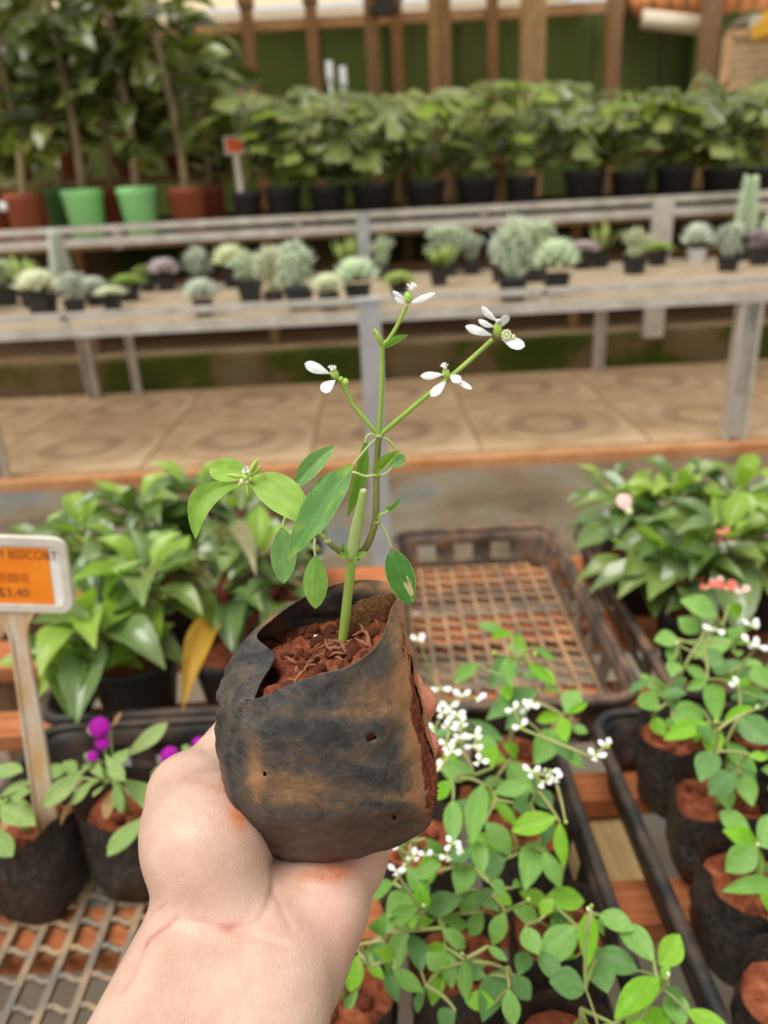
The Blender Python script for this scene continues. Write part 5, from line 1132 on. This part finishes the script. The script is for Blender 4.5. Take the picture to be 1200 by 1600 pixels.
# ---- stems (pixels on the vertical plane y = Y0)
Y0 = 0.288
def S(px_, pyy, dy=0.0): return py(px_, pyy, Y0+dy)
def st_(name, pts, r0, r1, mat, n=10, k=6):
    q = spline([S(*p) for p in pts], k); m_ = len(q); return part(name, Geo().tube(q, [r0+(r1-r0)*i/(m_-1) for i in range(m_)], n), M[mat], HP)
u = 0.33/FPX   # metres per pixel at the plant
st_('main_stem', [(534, 1024), (540, 960), (549, 882), (551, 868)], 8.2*u, 6.6*u, 'stem_green', 14)
st_('cut_stem', [(549, 872), (557, 825), (563, 795), (568, 766)], 10.2*u, 5.2*u, 'stem_pale', 14)
e = S(568, 766); part('cut_end', Geo().ball(e, (5.0*u, 5.0*u, 2.5*u), 10, 6), M['cut_end'], HP, org=e)
st_('branch', [(556, 872), (574, 852), (586, 815), (588, 772), (588, 740), (590, 705), (592, 682)], 5.6*u, 4.2*u, 'stem_olive', 10)
st_('branch', [(548, 872), (530, 861), (512, 846), (496, 828, .006), (470, 800, .010), (430, 772, .010), (390, 752, .006)], 5.2*u, 2.8*u, 'stem_olive', 10)
for (x, y, r) in ((552, 873, 9), (592, 681, 6.5), (588, 742, 6.5), (588, 815, 6.5), (512, 846, 7)):
    p = S(x, y); part('node', Geo().ball(p, (r*u, r*u*0.9, r*u*0.62), 10, 7), M['stem_eu'], HP, org=p)
st_('flower_stalk', [(592, 681), (570, 655), (552, 633), (538, 606), (527, 590)], 3.3*u, 2.6*u, 'stem_green')
st_('flower_stalk', [(592, 681), (595, 630), (597, 585), (598, 543), (608, 530), (622, 506), (636, 476)], 3.6*u, 2.7*u, 'stem_green')
st_('flower_stalk', [(592, 681), (630, 649), (665, 620), (700, 592), (735, 562), (770, 530)], 3.6*u, 3.2*u, 'stem_green')
for pts in ([(590, 684), (575, 698), (560, 716), (551, 727)], [(588, 742), (570, 744), (553, 738), (540, 742, .004)], [(592, 683), (606, 687), (615, 698), (618, 708)], [(590, 744), (603, 740), (612, 731)],
            [(593, 683), (580, 678), (573, 683), (571, 692)], [(592, 806), (602, 801), (613, 797)], [(594, 818), (604, 834), (612, 858)], [(447, 807, .012), (443, 815, .010), (441, 826, .006)], [(492, 842, .006), (491, 855, .002), (493, 870)], [(461, 762, .012), (462, 775, .012), (478, 800, .012)]):
    st_('petiole', pts, 2.2*u, 1.9*u, 'petiole', 8, 5)
# ---- leaves: (base px, tip px, width px, material, dy base, dy tip, normal, shape kwargs)
def hl(b0, t_, wp, mat, dyb=0, dyt=0, nrm=(0, -0.75, 0.5), **kw):
    b_, e = S(b0[0], b0[1], dyb), S(t_[0], t_[1], dyt)
    a = dict(nu=16, nv=8, prof=(0.95, 0.78), arch=0.05, fold=0.16, wave=0.02, seed=R.randrange(50)); a.update(kw)
    return put('leaf', leafgeo(**a).mesh('leaf', M[mat]), HP, frame(b_, e, wp*u*1.04, nrm))
hl((394, 742), (327, 733), 36, 'leaf_fresh', .004, .012, (0, -0.8, 0.6), prof=(1.15, 0.6), arch=0.04)
hl((378, 757), (305, 842), 34, 'leaf_fresh', .002, -.012, (0.35, -0.8, 0.6), prof=(1.1, 0.68), arch=0.10, bow=0.78, fold=0.12)
hl((394, 745), (485, 818), 50, 'leaf_fresh', .0, -.014, (0.1, -0.8, 0.55), prof=(0.92, 0.66), arch=0.06, bow=-0.10, fold=0.1)
hl((461, 762), (523, 697), 29, 'leaf_blue', .012, .02, (-0.2, -0.9, 0.3), prof=(0.9, 0.75), bow=-0.09)
hl((530, 737), (484, 783), 33, 'leaf_blue', .008, .010, (-0.1, -0.9, 0.3), wave=0.10, bow=-0.1)
hl((551, 725), (450, 874), 46, 'leaf_mottled', -.006, -.024, (-0.3, -0.85, 0.4), prof=(0.9, 0.85), arch=0.05, fold=0.1, wave=0.035, bow=-0.02)
hl((572, 682), (543, 808), 24, 'leaf_under', .004, .010, (0.5, -0.8, 0.1), prof=(1.0, 0.85), bow=-0.05, arch=-0.03)
hl((441, 824), (443, 912), 37, 'leaf_blue', .006, -.004, (0.05, -1, 0.1), prof=(1.0, 0.68), bow=-0.05)
hl((493, 868), (493, 951), 36, 'leaf_under', .0, -.006, (-0.05, -1, 0.1), prof=(1.05, 0.62), fold=-0.1)
hl((612, 860), (641, 946), 40, 'leaf_scarred', -.002, -.012, (0.1, -1, 0.15), prof=(0.85, 0.62), bow=0.0)
hl((606, 797), (626, 777), 9, 'leaf_under', 0, -.002, (0.5, -0.8, 0.2))
hl((613, 797), (600, 793), 8, 'leaf_under', 0, -.002, (0.5, -0.8, 0.5))
hl((592, 737), (626, 704), 15, 'leaf_fresh', -.002, -.006, (-0.5, -0.8, 0.3), fold=0.5)
hl((609, 729), (633, 713), 18, 'leaf_blue', 0, .004, (0.1, -0.9, 0.4), prof=(1.1, 0.6))
hl((601, 545), (638, 524), 9, 'leaf_under', 0, 0, (-0.3, -0.9, 0.4), fold=0.5)
hl((548, 868), (526, 868), 9, 'leaf_fresh', -.002, -.004, (0, -0.8, 0.6)); hl((556, 872), (573, 862), 9, 'leaf_fresh', -.003, -.004, (0, -0.8, 0.6)); hl((556, 868), (553, 884), 6, 'leaf_fresh', -.004, -.006)
hl((537, 866), (536, 846), 7, 'leaf_fresh', 0, 0, fold=0.6); hl((535, 866), (531, 855), 4, 'leaf_fresh', 0, 0, fold=0.6); hl((585, 740), (580, 728), 4, 'leaf_fresh', -.003, -.003); hl((590, 742), (594, 726), 6, 'leaf_fresh', -.003, -.003); hl((590, 812), (594, 800), 5, 'leaf_fresh', -.003, -.003)
# bud bracts on the top stalk and on the left cluster
for (a, b_, r) in (((597, 541), (587, 517), 3.4), ((590, 524), (584, 514), 3.0), ((386, 746), (403, 717), 3.6), ((390, 745), (409, 729), 2.8), ((383, 747), (353, 741), 3.0), ((385, 750), (388, 776), 2.6), ((381, 752), (371, 760), 2.4)):
    q = [S(a[0], a[1], -.003), S((a[0]+b_[0])/2, (a[1]+b_[1])/2, -.004), S(b_[0], b_[1], -.005)]; part('bud_leaf', Geo().tube(spline(q, 4), [r*0.5*u, r*0.8*u, r*u, r*1.2*u, r*1.2*u, r*1.1*u, r*0.9*u, r*0.6*u, r*0.15*u], 8), M['bud'], HP)
for (x, y, r, mt) in ((384, 746, 4.5, 'bud'), (389, 741, 4, 'bud'), (378, 752, 4, 'bud_pale'), (392, 748, 4, 'bud'), (386, 752, 3.5, 'bud_pale'), (381, 744, 3.6, 'bud'), (393, 738, 2.6, 'bud_pale'), (540, 597, 4.6, 'bud'), (533, 592, 3, 'bud')):
    p = S(x, y, -.004); part('bud', Geo().ball(p, (r*u, r*u, r*1.2*u), 9, 7), M[mt], HP, org=p)
# ---- flowers
def hflower(body0, body1, rb, petals, tuft=None, dy=-.003):
    a, b_ = S(*body0, dy), S(*body1, dy); ax = (b_-a)
    f = part('flower', Geo().tube([a, a+ax*0.25, a+ax*0.6, a+ax], [rb*0.45*u, rb*u, rb*1.05*u, rb*0.8*u], 10), M['bud'], HP, org=a)
    for (p0, p1, wp, *rest) in petals:
        kw = dict(nu=12, nv=6, prof=(1.45, 0.62), arch=0.05, fold=-0.12, wave=0.03, seed=R.randrange(40)); kw.update(rest[0] if rest else {})
        q0, q1 = S(*p0, dy-0.001), S(*p1, dy-0.004); g = leafgeo(**kw)
        if rest and rest[0].get('notch'): pass
        link('petal', g.mesh('petal', M['petal']), f, Matrix.Translation(-wloc(f)) @ frame(q0, q1, wp*u*0.92, (0.1, -0.85, 0.5)))
    if tuft:
        g = Geo(); c = S(*tuft[:2], dy-0.001)
        for k in range(16):
            d = Vector((R.uniform(-1, 1), R.uniform(-1, 1), R.uniform(0.1, 1.2))).normalized()*tuft[2]*u; g.tube([c, c+d*0.6, c+d], [0.7*u, 0.6*u, 0.9*u], 5)
        g.ball(c, tuft[2]*0.45*u, 8, 6); part('stamens', g, M['bud_pale'] if len(tuft) < 4 else M['petal'], f, org=c)
hflower((637, 474), (639, 457), 5.6, [((634, 470), (613, 455), 8), ((634, 473), (617, 466), 10, dict(prof=(1.2, 0.6))), ((642, 473), (680, 458), 9, dict(prof=(1.0, 0.6), bow=0.03))], (643, 451, 8, 1))
hflower((777, 526), (778, 506), 5.8, [((777, 502), (752, 479), 11, dict(bow=-0.08)), ((773, 511), (747, 500), 10, dict(bow=-0.1)), ((769, 524), (727, 510), 14), ((785, 510), (792, 491), 13), ((784, 530), (820, 541), 18)], (778, 503, 5, 1))
p = S(791, 523, -.005); g = Geo()
for k in range(9): a_ = k*0.7; q = p+Vector((math.cos(a_)*5*u, -1*u, math.sin(a_)*5*u)); g.ball(q, 2.6*u, 7, 5)
g.ball(p, 4*u, 8, 6); part('seed_cup', g, M['bud_pale'], HP, org=p)
p = S(802, 527, -.005); part('seed_cup', Geo().ball(p, (3.2*u, 3.2*u, 4*u), 8, 6), M['bud_pale'], HP, org=p)
hflower((698, 591), (696, 578), 5.2, [((693, 585), (657, 588), 12), ((697, 596), (673, 619), 14), ((704, 587), (720, 596), 14, dict(prof=(1.2, 0.6))), ((703, 590), (738, 608), 9, dict(prof=(1.6, 0.7), bow=-0.08))], (695, 574, 6.5, 1))
hflower((526, 591), (520, 579), 5.6, [((516, 584), (476, 568), 17, dict(prof=(1.6, 0.6))), ((524, 594), (502, 611), 17, dict(prof=(1.7, 0.55)))], (519, 577, 6.5, 1))
hflower((386, 742), (384, 736), 3, [((384, 734), (379, 738), 5), ((384, 734), (389, 737), 5), ((384, 734), (380, 729), 5), ((384, 734), (388, 730), 5), ((384, 734), (384, 727), 5)], None, -.008)

# ================================================================== HAND (smooth union of tapered capsules, meshed with surface nets)
def W(x, y, d): return np.array(pd(x, y, d))
PR = []   # (a, b, ra, rb, k, group)
def cap(a, b_, ra, rb, k=0.008): PR.append((W(*a), W(*b_), ra, rb, k))
# forearm and wrist (two parallel bones' worth of flesh)
cap((308, 1490, .326), (170, 1790, .262), .0268, .0265); cap((432, 1500, .325), (372, 1790, .268), .0258, .0265); cap((370, 1500, .328), (270, 1790, .266), .0262, .027)
cap((170, 1790, .262), (60, 2150, .20), .0265, .030); cap((372, 1790, .268), (330, 2150, .21), .0265, .030); cap((270, 1790, .266), (190, 2150, .205), .027, .031)
ea = [W(60, 2150, .20), W(330, 2150, .21), W(190, 2150, .205)]; el = (W(190, 2150, .205)-W(270, 1790, .266)); el = el/np.linalg.norm(el)
for q, r0 in zip(ea, (.030, .030, .031)): PR.append((q, q+el*0.16, r0, .037, .008))
# heel of the hand
cap((335, 1440, .334), (455, 1500, .335), .0235, .0225)
cap((448, 1535, .330), (495, 1420, .345), .0215, .0215); cap((495, 1420, .345), (543, 1338, .372), .0215, .0175); cap((545, 1338, .372), (578, 1300, .397), .0178, .0125)
cap((400, 1450, .342), (455, 1370, .368), .0215, .0195); cap((455, 1370, .368), (470, 1310, .40), .0195, .0145); cap((470, 1400, .355), (520, 1318, .397), .0195, .0145)
HAND_SPLIT = len(PR)
# ball of the thumb and thumb
cap((345, 1420, .334), (322, 1318, .338), .0252, .0272, .007); cap((322, 1318, .338), (332, 1270, .345), .0262, .0170, .006)
cap((300, 1285, .358), (299, 1242, .370), .0235, .0205, .011); cap((299, 1244, .372), (352, 1184, .392), .0200, .0125, .005); cap((352, 1175, .390), (388, 1110, .414), .0130, .0105); cap((360, 1290, .352), (400, 1300, .385), .018, .015)
# fingers: knuckle -> joints -> tip
FING = [([(455, 1300, .405), (520, 1180, .432), (592, 1098, .428), (640, 1072, .402)], (.0125, .0098, .0088, .0078)),
        ([(500, 1308, .408), (580, 1198, .432), (640, 1130, .420), (657, 1098, .384)], (.0125, .0100, .0090, .0088)),
        ([(540, 1310, .404), (615, 1230, .424), (652, 1185, .408), (661, 1164, .376)], (.0120, .0095, .0086, .0080)),
        ([(578, 1300, .397), (632, 1262, .412), (655, 1238, .402), (652, 1222, .384)], (.0110, .0085, .0076, .0068))]
for pts, rr_ in FING:
    for i in range(3): cap(pts[i], pts[i+1], rr_[i], rr_[i+1], .0035)
allp = np.array([q for p in PR for q in (p[0], p[1])]); lo = allp.min(0)-0.04; hi = allp.max(0)+0.04
lo[2] = max(lo[2], lo[2]); H = 0.0016
dims = np.ceil((hi-lo)/H).astype(int)+1
xs = [lo[i]+H*np.arange(dims[i], dtype=np.float32) for i in range(3)]
Pg = np.stack(np.meshgrid(*[x.astype(np.float32) for x in xs], indexing='ij'), -1)
D_ = np.full(Pg.shape[:3], 0.05, dtype=np.float32)
for (a, b_, ra, rb, k) in PR:
    mn = np.minimum(a-ra, b_-rb)-0.02-max(ra, rb)*0.3; mx = np.maximum(a+ra, b_+rb)+0.02+max(ra, rb)*0.3
    i0 = np.clip(((mn-lo)/H).astype(int), 0, dims-1); i1 = np.clip(((mx-lo)/H).astype(int)+2, 1, dims); sl_ = tuple(slice(i0[q], i1[q]) for q in range(3))
    p = Pg[sl_] - a.astype(np.float32); ba = (b_-a).astype(np.float32); t_ = np.clip((p@ba)/(ba@ba), 0, 1)
    d = np.linalg.norm(p - t_[..., None]*ba, axis=-1) - (ra+(rb-ra)*t_)
    o_ = D_[sl_]; h = np.clip(0.5+0.5*(o_-d)/k, 0, 1); D_[sl_] = o_*(1-h)+d*h - k*h*(1-h)
# the flesh yields where the bag presses into it
from mathutils.bvhtree import BVHTree
hf = [(i*NT+j, i*NT+(j+1) % NT, (i+1)*NT+(j+1) % NT, (i+1)*NT+j) for i in range(NV-1) for j in range(NT)]
hv = BAGV + [sum(BAGV[:NT], Vector((0, 0, 0)))/NT, sum(BAGV[-NT:], Vector((0, 0, 0)))/NT - Vector((0, 0, 0.0025))]
hf += [(len(hv)-2, (j+1) % NT, j) for j in range(NT)] + [(len(hv)-1, (NV-1)*NT+j, (NV-1)*NT+(j+1) % NT) for j in range(NT)]
hull = BVHTree.FromPolygons(hv, hf); hc = sum(BAGV, Vector((0, 0, 0)))/len(BAGV)
co, nn, _, _ = hull.find_nearest(hc+Vector((0, -0.03, 0))); sgn_ = 1 if nn.dot(co-hc) > 0 else -1
bl_, bh_ = np.array([min(q[i] for q in hv) for i in range(3)]), np.array([max(q[i] for q in hv) for i in range(3)])
m3 = (D_ < 0.004) & (Pg >= bl_-0.002).all(-1) & (Pg <= bh_+0.002).all(-1)
for ijk in np.argwhere(m3):
    q = Vector(Pg[tuple(ijk)].tolist()); co, nn, _, _ = hull.find_nearest(q)
    sd = (q-co).length*(1 if (q-co).dot(nn)*sgn_ > 0 else -1)
    D_[tuple(ijk)] = max(D_[tuple(ijk)], -(sd+0.0008))
del Pg
# creases: shallow grooves (polyline in pixels on the visible skin)
def surface_nets(Dv, lo, H):
    s = Dv < 0; nx, ny, nz = (q-1 for q in Dv.shape)
    cnt = np.zeros((nx, ny, nz), np.int8)
    for i in (0, 1):
        for j in (0, 1):
            for k in (0, 1): cnt += s[i:i+nx, j:j+ny, k:k+nz]
    act = (cnt > 0) & (cnt < 8); idx = np.full(act.shape, -1, np.int64); cells = np.argwhere(act); idx[act] = np.arange(len(cells))
    acc = np.zeros((len(cells), 3)); num = np.zeros(len(cells)); off = [(i, j, k) for i in (0, 1) for j in (0, 1) for k in (0, 1)]
    for a in range(8):
        for b_ in range(a+1, 8):
            if sum(abs(off[a][q]-off[b_][q]) for q in range(3)) != 1: continue
            A_, B_ = np.array(off[a]), np.array(off[b_]); va = Dv[tuple((cells+A_).T)]; vb = Dv[tuple((cells+B_).T)]; cr = (va < 0) != (vb < 0)
            t_ = np.where(cr, va/np.where(cr, va-vb, 1), 0)[:, None]; acc += np.where(cr[:, None], A_+(B_-A_)*t_, 0); num += cr
    V = lo + (cells + acc/num[:, None])*H; Fq = []
    for ax in range(3):
        a1, a2 = [q for q in range(3) if q != ax]; sh = [slice(None)]*3; sh2 = [slice(None)]*3; sh[ax] = slice(0, -1); sh2[ax] = slice(1, None)
        cr = s[tuple(sh)] != s[tuple(sh2)]; E_ = np.argwhere(cr); ok = (E_[:, a1] > 0) & (E_[:, a2] > 0) & (E_[:, a1] < act.shape[a1]) & (E_[:, a2] < act.shape[a2]); E_ = E_[ok]
        u1 = np.zeros(3, int); u1[a1] = 1; u2 = np.zeros(3, int); u2[a2] = 1
        q = [idx[tuple((E_-dd).T)] for dd in (u1*0, u1, u1+u2, u2)]; Q = np.stack(q, 1); ins = s[tuple(E_.T)]
        flip = ins if ax != 1 else ~ins
        Q[~flip] = Q[~flip][:, ::-1]; Fq.append(Q)
    return V, np.concatenate(Fq)
V, Fq = surface_nets(D_, lo, H)
good = (Fq >= 0).all(1); Fq = Fq[good]
# Laplacian smoothing
E_ = np.concatenate([Fq[:, [0, 1]], Fq[:, [1, 2]], Fq[:, [2, 3]], Fq[:, [3, 0]]])
deg = np.bincount(E_[:, 0], minlength=len(V))+np.bincount(E_[:, 1], minlength=len(V))
for it in range(3):
    acc = np.zeros_like(V)
    for q in range(3): acc[:, q] = np.bincount(E_[:, 0], V[E_[:, 1], q], len(V))+np.bincount(E_[:, 1], V[E_[:, 0], q], len(V))
    V = V*0.5+0.5*acc/np.maximum(deg, 1)[:, None]
# pixel coordinates of every vertex (to lay scratches, dirt and creases where the skin carries them)
rel = V-np.array(CAM); dd = rel@np.array(fw); qx = 600+FPX*(rel@np.array(rt))/dd; qy = 800-FPX*(rel@np.array(upv))/dd
def linefield(pts, wd):
    out = np.full(len(V), 1e9)
    for (x0, y0), (x1, y1) in zip(pts[:-1], pts[1:]):
        bx, by = x1-x0, y1-y0; t_ = np.clip(((qx-x0)*bx+(qy-y0)*by)/(bx*bx+by*by), 0, 1); out = np.minimum(out, np.hypot(qx-x0-t_*bx, qy-y0-t_*by))
    return np.exp(-(out/wd)**2)
near = dd < 0.352
N_ = np.zeros_like(V); a, b_, c = V[Fq[:, 0]], V[Fq[:, 1]], V[Fq[:, 2]]; fn = np.cross(b_-a, c-a)
for q in range(4):
    for ax in range(3): N_[:, ax] += np.bincount(Fq[:, q], fn[:, ax], len(V))
N_ /= np.maximum(np.linalg.norm(N_, axis=1), 1e-12)[:, None]
vc = V.mean(0); vol = (np.cross(a-vc, b_-vc)*(c-vc)).sum()
if vol < 0: Fq = Fq[:, ::-1]; N_ = -N_
cre = 0.0012*linefield([(427, 1345), (428, 1385), (418, 1420), (400, 1445), (362, 1452)], 5) + 0.0008*linefield([(428, 1385), (440, 1420), (455, 1450)], 4) + 0.0006*linefield([(300, 1440), (345, 1450), (400, 1462), (450, 1480)], 4)
cre += 0.0004*linefield([(250, 1225), (300, 1210), (350, 1215)], 5) + 0.0004*linefield([(290, 1215), (330, 1222), (365, 1240)], 4) + 0.0004*linefield([(470, 1385), (520, 1400), (560, 1395)], 5)
V = V - N_*(cre*near)[:, None]
scr = 0.9*linefield([(277, 1432), (262, 1447), (248, 1456), (236, 1466), (228, 1478)], 3.2) + 0.45*linefield([(228, 1478), (220, 1500), (208, 1530), (190, 1552)], 2.6) + 0.6*linefield([(258, 1414), (250, 1418)], 2.5) + 0.4*linefield([(246, 1420), (237, 1424)], 2.2) + 0.7*linefield([(345, 1448), (362, 1449)], 6)+0.3*linefield([(212, 1500), (206, 1520)], 2)
def blob(x, y, rx, ry, s=1.0): return s*np.exp(-((qx-x)/rx)**2-((qy-y)/ry)**2)
dirt = blob(372, 1262, 16, 30, 1.0)+blob(345, 1225, 30, 12, .3)+blob(525, 1362, 28, 17, 1.0)+blob(485, 1370, 24, 12, .6)+blob(380, 1290, 12, 25, .35)+0.85*(qx > 632)*(dd > 0.35)
pink = blob(590, 1330, 40, 40, .5)+blob(540, 1440, 60, 90, .28)+blob(355, 1450, 30, 14, .4)+0.7*(qx > 632)*(dd > 0.35)
hand_me = bpy.data.meshes.new('person')
org = np.array(pd(330, 1480, .33)); hand_me.from_pydata((V-org).tolist(), [], Fq.tolist()); hand_me.materials.append(M['skin'])
hand_me.polygons.foreach_set('use_smooth', [True]*len(hand_me.polygons))
for nm, arr in (('scratch', scr*near), ('dirt', dirt), ('pink', pink)):
    at_ = hand_me.attributes.new(nm, 'FLOAT', 'POINT'); at_.data.foreach_set('value', np.clip(arr, 0, 1).astype(np.float32))
hand_me.update()
hand = link('person', hand_me, None, Matrix.Translation(org.tolist())); tag(hand, 'bare hand and forearm cupping the muddy bag from below, wrist scratched', 'person')

# number look-alike succulents along the bench
from collections import defaultdict
same = defaultdict(list)
for o in scene.objects:
    if o.name.startswith('potted_succulent'): same[o['label']].append(o)
for lb, os_ in same.items():
    if len(os_) > 1:
        for k, o in enumerate(sorted(os_, key=lambda q: q.location.x)): o['label'] = '%s %s, counted from the fig end' % (ORD[k], lb.replace(' on the mesh bench', ''))
